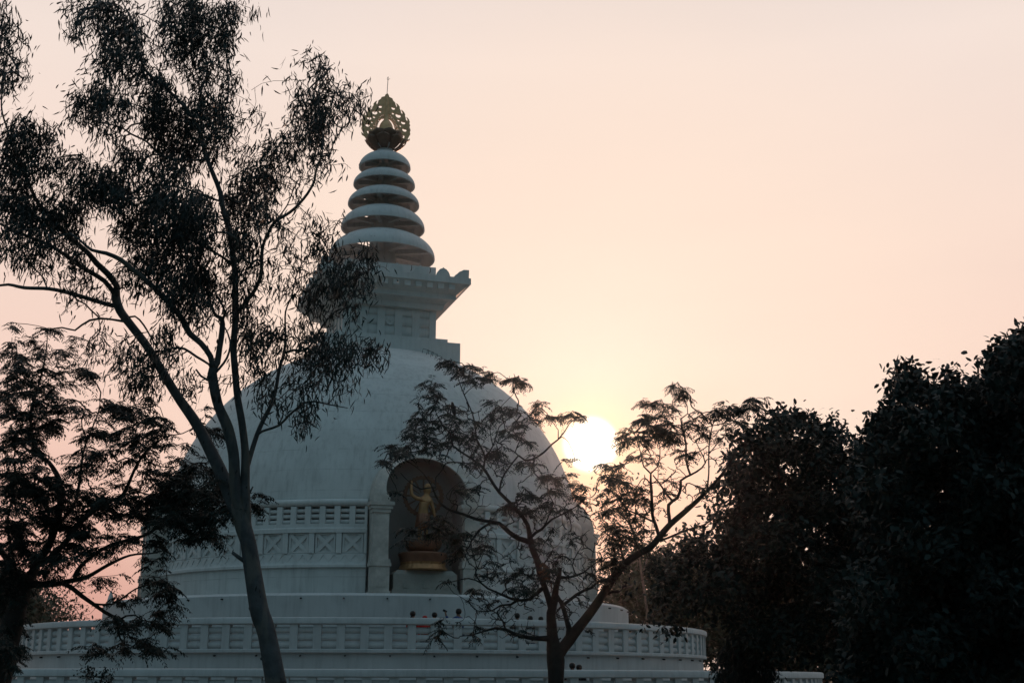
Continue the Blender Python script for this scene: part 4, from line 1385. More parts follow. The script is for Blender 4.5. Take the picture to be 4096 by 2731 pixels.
t.limb([(2112, 2164, 22), (2074, 2152, 20), (2036, 2127, 18), (1997, 2092, 15), (1959, 2085, 14), (1908, 2076, 12), (1857, 2057, 11), (1806, 2041, 10), (1768, 2018, 9), (1742, 1980, 8), (1730, 1948, 7), (1685, 1955, 6), (1640, 1929, 4), (1602, 1891, 3)], slope=-0.3)
t.limb([(1742, 1950, 6), (1742, 1910, 5), (1774, 1872, 4), (1760, 1830, 3)])
t.limb([(1742, 1975, 5), (1700, 1900, 4), (1640, 1850, 4), (1590, 1830, 3), (1550, 1850, 3)])
t.limb([(1959, 2092, 10), (1915, 2121, 9), (1883, 2165, 7), (1850, 2160, 5), (1812, 2153, 5), (1774, 2152, 4), (1700, 2158, 3), (1650, 2155, 2)])
t.limb([(1883, 2165, 6), (1890, 2210, 5), (1905, 2260, 4), (1900, 2300, 3)])
t.limb([(2118, 2150, 14), (2131, 2141, 13), (2143, 2129, 12), (2166, 2116, 11), (2182, 2100, 10), (2208, 2076, 8), (2246, 2057, 6), (2284, 2038, 5), (2323, 2012, 4), (2350, 1990, 3)])
t.limb([(2182, 2095, 6), (2200, 2050, 5), (2214, 2012, 5), (2195, 1974, 4), (2188, 1920, 3)])
t.limb([(2192, 2552, 24), (2160, 2552, 20), (2138, 2552, 17), (2087, 2543, 15), (2053, 2531, 13), (2023, 2516, 12), (1980, 2511, 10), (1938, 2522, 7), (1883, 2539, 5), (1840, 2543, 3)], slope=-0.4)
t.limb([(2023, 2516, 7), (2010, 2480, 6), (1985, 2450, 4), (1950, 2430, 3)])
t.limb([(2175, 2350, 16), (2146, 2373, 14), (2117, 2395, 13), (2070, 2399, 12), (2027, 2386, 10), (1989, 2369, 9), (1951, 2352, 8), (1925, 2331, 7), (1904, 2301, 5), (1904, 2284, 5), (1917, 2255, 4), (1930, 2220, 3)], slope=-0.35)
t.limb([(1925, 2328, 6), (1874, 2312, 5), (1823, 2322, 4), (1772, 2333, 3)])
t.limb([(2070, 2399, 9), (2044, 2416, 9), (2002, 2420, 7), (1968, 2441, 5), (1908, 2441, 4), (1874, 2407, 3), (1836, 2382, 2)])
t.limb([(2226, 2640, 50), (2238, 2612, 46), (2255, 2586, 45), (2274, 2562, 46), (2297, 2530, 44), (2328, 2492, 39), (2360, 2451, 37), (2392, 2406, 35), (2415, 2371, 34), (2437, 2336, 33), (2462, 2298, 31), (2500, 2253, 29), (2540, 2222, 28), (2603, 2187, 27), (2638, 2145, 26), (2681, 2096, 24), (2730, 2054, 22), (2793, 1998, 18), (2842, 1949, 14), (2891, 1893, 12), (2925, 1840, 8), (2947, 1800, 6)], slope=0.12)
t.limb([(2425, 2375, 12), (2453, 2365, 10), (2475, 2367, 9)], slope=-0.2)
t.limb([(2638, 2150, 15), (2624, 2103, 14), (2610, 2061, 13), (2607, 1991, 12), (2603, 1935, 10), (2603, 1893, 8), (2575, 1865, 6), (2560, 1800, 4), (2540, 1740, 3)])
t.limb([(2603, 1893, 6), (2631, 1865, 5), (2640, 1790, 4), (2620, 1720, 3)])
t.limb([(2681, 2096, 15), (2674, 2019, 14), (2709, 1991, 13), (2723, 1949, 13), (2723, 1921, 11), (2744, 1907, 9), (2786, 1886, 8), (2821, 1851, 6), (2800, 1800, 4), (2780, 1760, 3)])
t.limb([(2760, 1895, 9), (2744, 1840, 8), (2744, 1774, 8), (2730, 1717, 7), (2723, 1675, 6), (2751, 1654, 4), (2740, 1600, 3), (2715, 1560, 2)])
t.limb([(2744, 1780, 4), (2700, 1740, 4), (2660, 1690, 3), (2620, 1650, 2)])
t.limb([(2667, 1977, 8), (2640, 1935, 7), (2612, 1900, 5)])
t.limb([(2605, 2082, 8), (2547, 2054, 7), (2512, 2040, 6), (2470, 1991, 4), (2440, 1960, 3)])
t.limb([(2560, 2205, 8), (2540, 2160, 7), (2526, 2110, 6), (2491, 2061, 5), (2450, 2040, 3)])
t.limb([(2500, 2250, 9), (2480, 2190, 7), (2450, 2150, 5), (2400, 2120, 3)])
t.limb([(2828, 1960, 8), (2835, 1893, 6), (2835, 1816, 6), (2840, 1750, 5), (2856, 1682, 4), (2880, 1640, 3)])
t.limb([(2835, 1816, 5), (2900, 1740, 4), (2970, 1690, 3), (3010, 1620, 2)])
t.limb([(2640, 2160, 10), (2667, 2152, 9), (2751, 2117, 8), (2821, 2096, 6), (2863, 2061, 5), (2884, 2012, 4)])
t.limb([(2268, 2580, 26), (2277, 2515, 24), (2268, 2483, 20), (2255, 2435, 18), (2240, 2400, 14), (2225, 2375, 14)], slope=0)
t.limb([(2250, 2420, 15), (2281, 2397, 13), (2306, 2377, 13), (2335, 2361, 12), (2367, 2349, 11), (2389, 2326, 10), (2424, 2320, 9), (2443, 2307, 7), (2460, 2270, 4)])
t.limb([(2389, 2326, 6), (2370, 2291, 5), (2365, 2240, 4), (2380, 2180, 3)])
t.limb([(2232, 2307, 12), (2271, 2309, 10), (2303, 2301, 9), (2335, 2288, 7), (2365, 2262, 5), (2400, 2240, 3)])
t.limb([(2303, 2301, 6), (2290, 2260, 5), (2310, 2210, 4), (2330, 2180, 3)])
t.limb([(2170, 2260, 6), (2200, 2220, 5), (2215, 2190, 4), (2190, 2160, 2)])
foot(t, mt_root, 60, 'dark_bark')
M5 = [(470, 80, 50, 35, .8), (560, 130, 60, 40, .7), (640, 110, 45, 22, .7), (690, 160, 50, 40, .7), (600, 200, 45, 35, .35), (730, 175, 30, 30, .4), (850, 175, 65, 28, .7), (920, 210, 40, 28, .7), (340, 200, 45, 40, .55), (400, 250, 50, 40, .3), (330, 285, 40, 30, .4), (400, 335, 60, 40, .35), (260, 340, 30, 20, .25), (320, 380, 50, 30, .4), (250, 440, 55, 35, .6), (230, 500, 50, 40, .75), (300, 540, 80, 40, .65), (380, 470, 70, 40, .45), (475, 400, 40, 70, .4), (530, 420, 55, 50, .6), (90, 620, 50, 40, .65), (60, 690, 40, 30, .7), (150, 640, 55, 40, .6), (220, 620, 60, 35, .45), (330, 620, 60, 30, .35), (420, 600, 70, 40, .5), (490, 530, 40, 50, .5), (570, 550, 90, 50, .4), (750, 325, 50, 28, .5), (820, 380, 60, 40, .5), (880, 370, 30, 40, .35), (760, 420, 60, 40, .4), (650, 480, 60, 60, .25), (800, 490, 50, 40, .25), (880, 455, 40, 28, .35), (930, 470, 40, 40, .3), (960, 550, 40, 30, .35), (870, 550, 50, 40, .25), (1020, 355, 50, 30, .8), (1000, 425, 40, 30, .4), (1115, 415, 45, 25, .45), (1180, 410, 35, 22, .4), (1265, 395, 40, 22, .8), (1280, 440, 24, 20, .6), (1215, 690, 50, 16, .6), (960, 700, 70, 30, .55), (1000, 640, 30, 20, .3), (700, 640, 80, 50, .3), (780, 640, 70, 50, .3), (830, 760, 40, 30, .25), (1070, 780, 50, 24, .4), (1090, 815, 50, 30, .6), (1130, 870, 70, 40, .6), (1200, 790, 40, 30, .45), (1260, 840, 50, 30, .5), (1290, 900, 50, 50, .45), (930, 890, 60, 40, .5), (980, 940, 70, 40, .5), (900, 970, 60, 50, .45), (1100, 970, 70, 40, .4), (1010, 1010, 60, 30, .4), (850, 1000, 50, 40, .3), (1180, 1000, 50, 40, .3), (1240, 1020, 40, 30, .35), (145, 890, 35, 12, .7), (650, 860, 50, 30, .25), (560, 880, 60, 30, .3), (600, 700, 60, 50, .25), (220, 1130, 60, 20, .6), (190, 1190, 50, 20, .4), (320, 1150, 50, 20, .3), (400, 1080, 70, 50, .45), (440, 1140, 80, 40, .5), (500, 1200, 70, 40, .55), (560, 1150, 70, 40, .5), (560, 1230, 50, 40, .4), (650, 1230, 60, 40, .4), (530, 1290, 50, 30, .3), (680, 1150, 50, 30, .25), (450, 1440, 50, 12, .5), (740, 1300, 50, 30, .25), (830, 1320, 40, 24, .2), (720, 1400, 70, 24, .3), (850, 1420, 50, 20, .35), (950, 1390, 70, 30, .45), (650, 1500, 50, 24, .4), (900, 1500, 70, 40, .3), (1250, 1150, 50, 30, .35), (1230, 1200, 40, 30, .3), (1080, 1180, 80, 60, .10), (1000, 1250, 80, 60, .10), (1180, 1280, 90, 60, .12), (1150, 1400, 100, 50, .14)]
M6 = [(630, 520, 40, 20, .7), (640, 630, 50, 18, .8), (540, 700, 40, 28, .8), (780, 560, 40, 20, .5), (850, 360, 40, 15, .7), (960, 335, 50, 20, .5), (920, 690, 50, 28, .6), (960, 620, 30, 14, .4), (1120, 130, 50, 16, .7), (1200, 640, 50, 20, .25), (1350, 650, 60, 30, .2), (1950, 390, 34, 10, .5), (2020, 640, 34, 10, .4), (1500, 200, 120, 90, .10), (1300, 250, 120, 80, .12), (1150, 400, 120, 60, .12)]
M8 = [(430, 55, 40, 25, .7), (460, 110, 50, 40, .7), (270, 165, 40, 28, .6), (330, 160, 40, 25, .4), (230, 250, 50, 30, .65), (300, 240, 60, 40, .6), (380, 200, 50, 40, .45), (150, 310, 40, 22, .4), (135, 370, 40, 40, .75), (230, 380, 50, 40, .65), (310, 330, 70, 50, .6), (370, 300, 60, 50, .6), (480, 260, 40, 40, .3), (550, 225, 45, 30, .55), (540, 300, 60, 40, .4), (430, 370, 70, 50, .35), (500, 440, 60, 50, .25), (700, 180, 50, 30, .4), (680, 230, 50, 40, .45), (780, 200, 50, 40, .55), (850, 165, 65, 40, .8), (760, 250, 50, 40, .5), (920, 150, 40, 40, .2), (600, 330, 60, 40, .3), (700, 320, 50, 50, .35), (200, 460, 50, 40, .3), (20, 515, 40, 22, .7), (100, 520, 50, 30, .5), (60, 580, 50, 40, .6), (120, 600, 60, 50, .6), (60, 680, 60, 50, .65), (150, 700, 70, 50, .5), (200, 650, 60, 40, .4), (240, 700, 50, 40, .4), (80, 790, 70, 45, .55), (180, 800, 60, 40, .45), (60, 880, 60, 50, .7), (150, 900, 70, 50, .7), (60, 970, 60, 40, .7), (150, 960, 60, 40, .6), (240, 850, 50, 50, .4), (300, 740, 40, 40, .25), (40, 1050, 60, 50, .7), (100, 1080, 60, 50, .6), (0, 1130, 50, 50, .6), (210, 960, 40, 40, .4), (330, 480, 50, 40, .2), (380, 620, 60, 60, .12), (280, 1060, 50, 40, .3), (620, 640, 60, 60, .2)]
M8 = [(a, b, c, d, e * (0.6 if a < 260 and b > 560 else 1)) for a, b, c, d, e in M8]
cl = conv(M5, 1.568, 1500, 1400) + conv(M6, 2.352, 1500, 2250) + conv(M8, 1.4256, 2400, 1500)
tg = clump_targets(t, cl, 170, 0.45, 0.75, 1.0)
BARE = [(2120, 2300, 110, 130, 1), (2300, 2330, 120, 120, 1), (2050, 2420, 140, 70, 1), (2380, 2220, 90, 110, 1), (2230, 2480, 40, 90, .8), (2290, 2440, 70, 60, .8),
        (1960, 2480, 100, 60, .8), (2100, 2530, 130, 40, .8), (2000, 2000, 220, 160, .5), (1850, 1760, 200, 160, .4), (2280, 2080, 110, 80, .9),
        (2520, 2080, 110, 130, .8), (2720, 1850, 180, 160, .5), (1900, 2250, 120, 80, .6), (2440, 2300, 80, 70, .7), (2660, 1990, 120, 90, .5)]
tg += [list(q) + [1] for q in clump_targets(t, BARE, 420, 0.35, 1, 0.6)]
t.grow(tg, bare_ok=True, droop=0.0, pen=0.15, r0=0.0035, rk=0.0028, curl=0.8, step=0.05)
t.wood('trunk', 'dark_bark', mt_root)
feather_leaves(t, mt_root, 'crown', 2.7, frond=0.23, fing=0.088, W=0.018, nf=7)
# bare curling twigs round the fork and the lower right limb
mid_tree_nodes = t


def poly_targets(t, poly, n, thick, wander=1.0, holes=True):
    r = t.rng
    xs = np.array([p[0] for p in poly])
    ys = np.array([p[1] for p in poly])

    def inside(x, y):
        c = False
        j = len(xs) - 1
        for i in range(len(xs)):
            if (ys[i] > y) != (ys[j] > y) and x < (xs[j] - xs[i]) * (y - ys[i]) / (ys[j] - ys[i]) + xs[i]:
                c = not c
            j = i
        return c
    out = []
    while len(out) < n:
        x, y = r.uniform(xs.min(), xs.max()), r.uniform(ys.min(), ys.max())
        e = r.exponential(26)
        an = r.uniform(0, 2 * math.pi)
        gap = math.sin(x * 0.031 + y * 0.013 + t.Y) + math.sin(y * 0.037 - x * 0.011 + 2.0 * t.Y) + 0.8 * math.sin((x + y) * 0.055)
        if holes and (gap > 1.1 or (t.Y == 30.0 and x < 2920 and r.uniform() < 0.45)):
            continue
        if inside(x, y):
            x, y = x + e * math.cos(an), y + e * math.sin(an)
            lump = math.sin(x * 0.012 + t.Y) * math.cos(y * 0.014 + 1.3) * wander
            out.append(np.array(at(x, y, t.Y + lump + r.uniform(-thick, thick))))
    return out


K = 1.7415
big = []
# --- dense broadleaf trees on the right
for nm, label, Y, seed, trunkx, limbs, poly, n, per in (
    ('broadleaf_tree', 'dense dark broadleaf tree right of the sun with low hanging leafy branches', 30.0, 21, 3400,
     [[(3400, 2300, 40), (3180, 2100, 30), (3120, 1900, 20), (3080, 1750, 10)], [(3395, 2200, 30), (3050, 2150, 20), (2850, 2150, 10)],
      [(3395, 2350, 26), (3000, 2330, 18), (2800, 2380, 10), (2700, 2440, 5)], [(3395, 2150, 24), (3320, 1950, 16), (3380, 1820, 8)],
      [(3120, 1950, 14), (3000, 1850, 10), (2950, 1760, 6)], [(3400, 2400, 24), (3450, 2300, 16), (3420, 2150, 10)],
      [(2950, 2150, 12), (2800, 2230, 9), (2660, 2260, 5)]],
     [(1672, 1085), (1690, 1030), (1705, 990), (1728, 965), (1770, 955), (1810, 958), (1845, 955), (1870, 975), (1900, 978), (1925, 1000), (1950, 1005),
      (1985, 1040), (2010, 1100), (2020, 1300), (1980, 1480), (1900, 1500), (1800, 1490), (1700, 1470), (1640, 1420), (1600, 1375), (1565, 1400), (1558, 1450), (1525, 1445), (1510, 1390), (1500, 1320),
      (1540, 1265), (1590, 1225), (1620, 1180), (1648, 1130)], 1750, 21),
    ('broadleaf_tree', 'tallest dense broadleaf tree at the right edge, crown cut off by the picture', 23.0, 22, 3900,
     [[(3900, 2300, 60), (3850, 2000, 44), (3800, 1800, 26), (3680, 1600, 12), (3600, 1530, 6)], [(3890, 2150, 40), (4050, 1900, 26), (4090, 1500, 12)],
      [(3880, 2250, 36), (3700, 2150, 24), (3550, 1950, 12)], [(3890, 2450, 34), (3700, 2420, 22), (3500, 2400, 12)],
      [(3850, 1950, 20), (3980, 1700, 12), (4020, 1500, 7)], [(3900, 2400, 30), (4080, 2300, 20), (4200, 2100, 12)]],
     [(1990, 1070), (2012, 1015), (2015, 965), (2050, 930), (2066, 890), (2040, 862), (2070, 850), (2120, 872), (2180, 892), (2235, 880), (2255, 845),
      (2290, 812), (2320, 785), (2352, 765), (2420, 750), (2500, 800), (2520, 1200), (2470, 1568), (1930, 1568), (1940, 1450), (1985, 1300), (1990, 1150)], 3000, 26)):
    root = tree_root(nm, label, 'broadleaf trees on the right', Y, trunkx)
    t = Tree(Y, seed)
    t.limb([(trunkx, 2745, 95), (trunkx + 5, 2600, 84), (trunkx, 2450, 74), (trunkx, 2300, 58), (trunkx - 5, 2150, 46)], root=True, slope=0)
    for l in limbs:
        t.limb(l)
    foot(t, root, 90, 'dark_bark')
    t.grow(poly_targets(t, [(x * K, y * K) for x, y in poly], n, 1.9, 1.2), pen=0.1, r0=0.003, rk=0.0026, step=0.2)
    t.wood('trunk', 'dark_bark', root)
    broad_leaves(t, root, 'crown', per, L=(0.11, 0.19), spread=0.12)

# --- trees far behind, on both sides of the stupa
for nm, label, Y, seed, tx, limbs, poly, n, per, L in (
    ('distant_tree', 'hazy fine-leaved tree rising behind the right end of the terraces', 72.0, 31, 2680,
     [[(2680, 2500, 12), (2600, 2400, 8), (2520, 2340, 5)], [(2680, 2450, 12), (2740, 2300, 8), (2760, 2230, 4)]],
     [(1385, 1400), (1400, 1360), (1420, 1330), (1440, 1300), (1470, 1280), (1500, 1268), (1540, 1262), (1570, 1250), (1620, 1260), (1680, 1300), (1720, 1400), (1720, 1500), (1640, 1520), (1560, 1470), (1450, 1440)], 900, 16, (0.25, 0.45)),
    ('distant_tree', 'thin tall tree with a pale stem standing under the sun', 62.0, 32, 2590,
     [[(2590, 2450, 9), (2560, 2250, 8), (2545, 2150, 7), (2500, 2050, 5), (2480, 1990, 3)], [(2570, 2300, 6), (2600, 2180, 5), (2610, 2080, 3)], [(2550, 2180, 5), (2480, 2120, 4), (2440, 2080, 3)]],
     [(1370, 1130), (1400, 1095), (1450, 1100), (1500, 1140), (1520, 1200), (1500, 1280), (1450, 1300), (1400, 1260), (1370, 1210)], 45, 9, (0.16, 0.30)),
    ('distant_tree', 'shadowy tree with drooping crown behind the far end of the lowest balustrade', 78.0, 33, 3300,
     [[(3300, 2500, 16), (3250, 2400, 10), (3200, 2300, 6)], [(3300, 2500, 14), (3400, 2380, 9), (3450, 2280, 5)]],
     [(1640, 1400), (1720, 1330), (1800, 1300), (1900, 1310), (2000, 1290), (2060, 1340), (2090, 1450), (2080, 1545), (1900, 1545), (1780, 1540), (1680, 1510), (1630, 1470)], 1100, 22, (0.25, 0.45)),
    ('distant_tree', 'tree mass in deep shade filling the lower right corner', 66.0, 34, 3800,
     [[(3800, 2550, 18), (3700, 2400, 10), (3650, 2250, 6)], [(3800, 2500, 16), (3950, 2350, 10), (4000, 2200, 6)]],
     [(1960, 1350), (2060, 1250), (2200, 1200), (2352, 1180), (2450, 1250), (2450, 1568), (1960, 1568)], 1100, 22, (0.25, 0.42)),
    ('distant_tree', 'hazy feathery tree low on the left beyond the terraces', 75.0, 35, 60,
     [[(60, 2560, 12), (40, 2450, 8), (20, 2380, 5)], [(60, 2540, 10), (100, 2440, 6), (120, 2390, 4)]],
     [(-20, 1330), (20, 1330), (50, 1345), (85, 1370), (100, 1400), (110, 1440), (60, 1460), (-20, 1460)], 420, 16, (0.2, 0.4)),
    ('distant_tree', 'small sparse-twigged tree beyond the left end of the upper balustrade', 78.0, 36, 200,
     [[(200, 2540, 9), (190, 2460, 6), (160, 2400, 4)], [(200, 2500, 7), (230, 2440, 4), (260, 2420, 2)], [(200, 2490, 6), (270, 2470, 4), (320, 2465, 2)]],
     [(75, 1400), (90, 1370), (110, 1360), (130, 1385), (150, 1400), (185, 1415), (190, 1430), (150, 1440), (90, 1440)], 190, 8, (0.14, 0.28))):
    root = tree_root(nm, label, 'trees behind the terraces', Y, tx)
    t = Tree(Y, seed)
    t.limb([(tx, 2740, 16), (tx, 2620, 15), (tx, 2500, 13), (tx, 2450, 11)], root=True, slope=0)
    for l in limbs:
        t.limb(l)
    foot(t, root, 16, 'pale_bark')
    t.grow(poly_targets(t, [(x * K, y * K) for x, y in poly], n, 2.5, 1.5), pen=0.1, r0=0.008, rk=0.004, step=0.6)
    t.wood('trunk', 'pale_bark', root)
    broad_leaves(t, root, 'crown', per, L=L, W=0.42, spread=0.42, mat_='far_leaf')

# --- shrubs at the bottom
for label, Y, seed, tx, poly, n, per, kind in (
    ('dark drooping shrub in front of the lowest balustrade near its right end', 30.0, 41, 2985,
     [(1640, 1568), (1655, 1520), (1680, 1490), (1700, 1450), (1730, 1440), (1760, 1480), (1765, 1530), (1765, 1568)], 260, 22, 0),
    ('small sparse leafy shrub poking up before the lowest balustrade at the left', 27.0, 42, 400,
     [(188, 1558), (192, 1535), (205, 1528), (225, 1545), (240, 1550), (255, 1540), (270, 1560), (280, 1568), (230, 1568)], 34, 9, 0)):
    p = at(tx, 2731, Y)
    root = tag(empty('shrub', (p.x, Y, 0)), label, 'shrub')
    t = Tree(Y, seed)
    t.limb([(tx, 2745, 9), (tx + 3, 2725, 8), (tx + 5, 2715, 6)], root=True, slope=0)
    foot(t, root, 9, 'dark_bark')
    t.grow(poly_targets(t, [(x * K, y * K) for x, y in poly], n, 0.45, 0.2), pen=0.1, r0=0.0025, rk=0.002)
    t.wood('stem', 'dark_bark', root)
    if n > 100:
        gum_leaves(t, root, 'foliage', 26, L=(0.12, 0.2), W=0.03, spread=0.12)
    else:
        broad_leaves(t, root, 'foliage', per, L=(0.05, 0.09), spread=0.06)

# ---------------------------------------------------------------- statue in the niche


def skin(name, nodes, edges, material, parent=None, sub=2, root=0):
    """one continuous surface grown round a skeleton; nodes = (x, y, z, radius)"""
    me = bpy.data.meshes.new(name)
    me.from_pydata([n[:3] for n in nodes], edges, [])
    tmp = bpy.data.objects.new('tmp', me)
    C.objects.link(tmp)
    tmp.modifiers.new('skin', 'SKIN')
    sv = me.skin_vertices[0].data
    for v, n in zip(sv, nodes):
        v.radius = (n[3], n[3] if len(n) < 5 else n[4])
        v.use_root = False
    sv[root].use_root = True
    if sub:
        ss = tmp.modifiers.new('sub', 'SUBSURF')
        ss.levels = sub
        ss.render_levels = sub
    dg = bpy.context.evaluated_depsgraph_get()
    out = bpy.data.meshes.new_from_object(tmp.evaluated_get(dg))
    bpy.data.objects.remove(tmp)
    out.name = name
    out.materials.clear()
    return link(name, out, material, parent, smooth=True)


st = tag(empty('golden_statue', tuple(sq(8.80, 0, 5.28))), 'golden standing child figure with one raised arm on a lotus in the niche', 'statue')


def lathe_at(m, a, b, prof, n=48, mod=None):
    c = sq(a, b, 0)
    m.lathe(prof, (c.x, c.y), n, mod=mod)


pl = tag(empty('plinth', tuple(sq(8.8, 0, 4.40))), 'grey carved stone plinth under the golden statue in the niche', 'plinth')
m = MB()
m.box(sq(8.80, 0, 4.47), (2.46, 1.06, 0.14), RT)
m.box(sq(8.80, 0, 4.58), (2.40, 1.00, 0.08), RT)
m.box(sq(8.80, 0, 4.88), (2.32, 0.92, 0.52), RT)
lo = [sq(8.80 + a, b, 5.14) for a, b in ((-0.46, -1.16), (0.46, -1.16), (0.46, 1.16), (-0.46, 1.16))]
up = [sq(8.80 + a, b, 5.285) for a, b in ((-0.40, -1.0), (0.40, -1.0), (0.40, 1.0), (-0.40, 1.0))]
m.prism(lo, up)
m.build('block', 'plinth_stone', pl)
for b in (-0.72, 0, 0.72):
    m = MB()
    for w, h, t0 in ((0.15, 0.40, 9.262), (0.08, 0.26, 9.285)):
        lp = [(b - w, 4.66), (b + w, 4.66), (b + w, 4.66 + h * 0.55), (b + w * 0.55, 4.66 + h * 0.82), (b, 4.66 + h), (b - w * 0.55, 4.66 + h * 0.82), (b - w, 4.66 + h * 0.55)]
        m.prism([sq(9.25, x, z) for x, z in lp], [sq(t0, x, z) for x, z in lp])
    m.build('arched_relief', 'plinth_stone', pl)
m = MB()
lathe_at(m, 8.80, 0, [(0, 5.29), (0.86, 5.29), (0.89, 5.33), (0.80, 5.42), (0.76, 5.50), (0.79, 5.58), (0, 5.58)], 96,
         mod=lambda a, z, r: r * (1 + (0.05 * abs(math.sin(a * 14)) if 5.34 < z < 5.78 else 0)))
m.build('pedestal', 'gold', st, angle=40)
m = MB()
lathe_at(m, 8.80, 0, [(0, 5.581), (0.80, 5.581), (0.80, 5.64), (0.82, 5.74), (0.88, 5.82), (0.885, 5.88), (0.84, 5.92), (0, 5.92)], 96,
         mod=lambda a, z, r: r * (1 + (0.03 * abs(math.sin(a * 20)) if 5.6 < z < 5.8 else 0)))
m.build('pedestal_rim', 'copper_lotus', st, angle=40)
m = MB()
lathe_at(m, 8.80, 0, [(0, 5.93), (0.46, 5.93), (0.58, 6.08), (0.66, 6.28), (0.64, 6.36), (0.5, 6.38), (0, 6.38)], 96,
         mod=lambda a, z, r: r * (1 + (0.05 * abs(math.sin(a * 5)) if z > 6.0 else 0)))
m.build('lotus', 'copper_lotus', st, angle=50)


def sn(x, y, r, da=0.0, r2=None):
    """node from enlarged-photo coordinates of the statue"""
    b = (x - 600) * 0.00262 - 0.03
    z = 6.40 + (1190 - y) * 0.00268
    p = sq(8.80 + da, b, z)
    return (p.x, p.y, p.z, r * 1.38, (r2 or r) * 1.38)


nodes = [sn(605, 840, 0.16), sn(600, 760, 0.125), sn(620, 690, 0.15), sn(635, 640, 0.15), sn(650, 585, 0.062), sn(655, 540, 0.115), sn(658, 470, 0.135), sn(655, 420, 0.085),
         sn(565, 645, 0.066), sn(500, 640, 0.055, 0.05), sn(430, 600, 0.05, 0.08), sn(418, 520, 0.043, 0.08), sn(425, 450, 0.035, 0.06), sn(428, 405, 0.022, 0.06),
         sn(705, 655, 0.066), sn(735, 740, 0.052), sn(760, 830, 0.045), sn(785, 910, 0.036), sn(800, 950, 0.022),
         sn(570, 920, 0.10), sn(568, 1010, 0.08), sn(562, 1090, 0.06), sn(560, 1165, 0.05), sn(552, 1185, 0.04, 0.12),
         sn(640, 920, 0.10), sn(645, 1010, 0.08), sn(648, 1090, 0.06), sn(650, 1165, 0.05), sn(656, 1185, 0.04, 0.12), sn(656, 480, 0.03, 0.14)]
edges = [(0, 1), (1, 2), (2, 3), (3, 4), (4, 5), (5, 6), (6, 7), (3, 8), (8, 9), (9, 10), (10, 11), (11, 12), (12, 13), (3, 14), (14, 15), (15, 16), (16, 17), (17, 18),
         (0, 19), (19, 20), (20, 21), (21, 22), (22, 23), (0, 24), (24, 25), (25, 26), (26, 27), (27, 28), (6, 29)]
skin('figure', nodes, edges, 'gold', st)
m = MB()
for r_, z_ in ((0.30, 6.95),):
    c = sq(8.80, -0.02, 0)
    m.lathe([(0.20, 7.34), (0.235, 7.28), (0.25, 7.1), (0.29, 6.85), (0.27, 6.84), (0.2, 7.1)], (c.x, c.y), 40, mod=lambda a, z, r: r * (1 + 0.06 * math.sin(a * 9)))
m.build('skirt', 'copper_lotus', st, smooth=True)
m = MB()
c0 = 0.06
for i in range(64):
    t0, t1 = 2 * math.pi * i / 64, 2 * math.pi * (i + 1) / 64
    q = []
    for rr in (0.62, 0.74 + 0.03 * (i % 2)):
        for t_ in (t0, t1):
            q.append((c0 + rr * math.cos(t_), 8.02 + rr * math.sin(t_)))
    lp = [q[0], q[1], q[3], q[2]]
    m.prism([sq(8.42, x, z) for x, z in lp], [sq(8.47, x, z) for x, z in lp])
for i in range(12):
    t0 = 2 * math.pi * i / 12
    lp = [(c0 + r_ * math.cos(t0 + d_), 8.02 + r_ * math.sin(t0 + d_)) for r_, d_ in ((0.16, -0.06), (0.64, -0.05), (0.64, 0.05), (0.16, 0.06))]
    m.prism([sq(8.42, x, z) for x, z in lp], [sq(8.455, x, z) for x, z in lp])
m.build('halo', 'copper_dark', st)

# small white pinnacle at the left end of the upper ring wall
m = MB()
pq = cyl(10.55, -79, 4.38)
m.lathe([(0.0, 4.3), (0.16, 4.3), (0.16, 4.42), (0.11, 4.47), (0.13, 4.6), (0.09, 4.78), (0.03, 4.98), (0, 5.0)], (pq[0], pq[1]), 16)
tag(m.build('stone_finial', 'white_plaster', None, angle=40), 'small white tapering stone finial at the left end of the upper ring wall', 'finial')

# ---------------------------------------------------------------- people on the terraces


def on_ring(px, py, R):
    d = ray(px, py)
    a = d.x ** 2 + d.y ** 2
    b = -2 * (d.x * SX + d.y * SY)
    c = SX ** 2 + SY ** 2 - R * R
    t = (-b - math.sqrt(max(0, b * b - 4 * a * c))) / 2 / a
    return Vector((0, 0, EYE)) + d * t


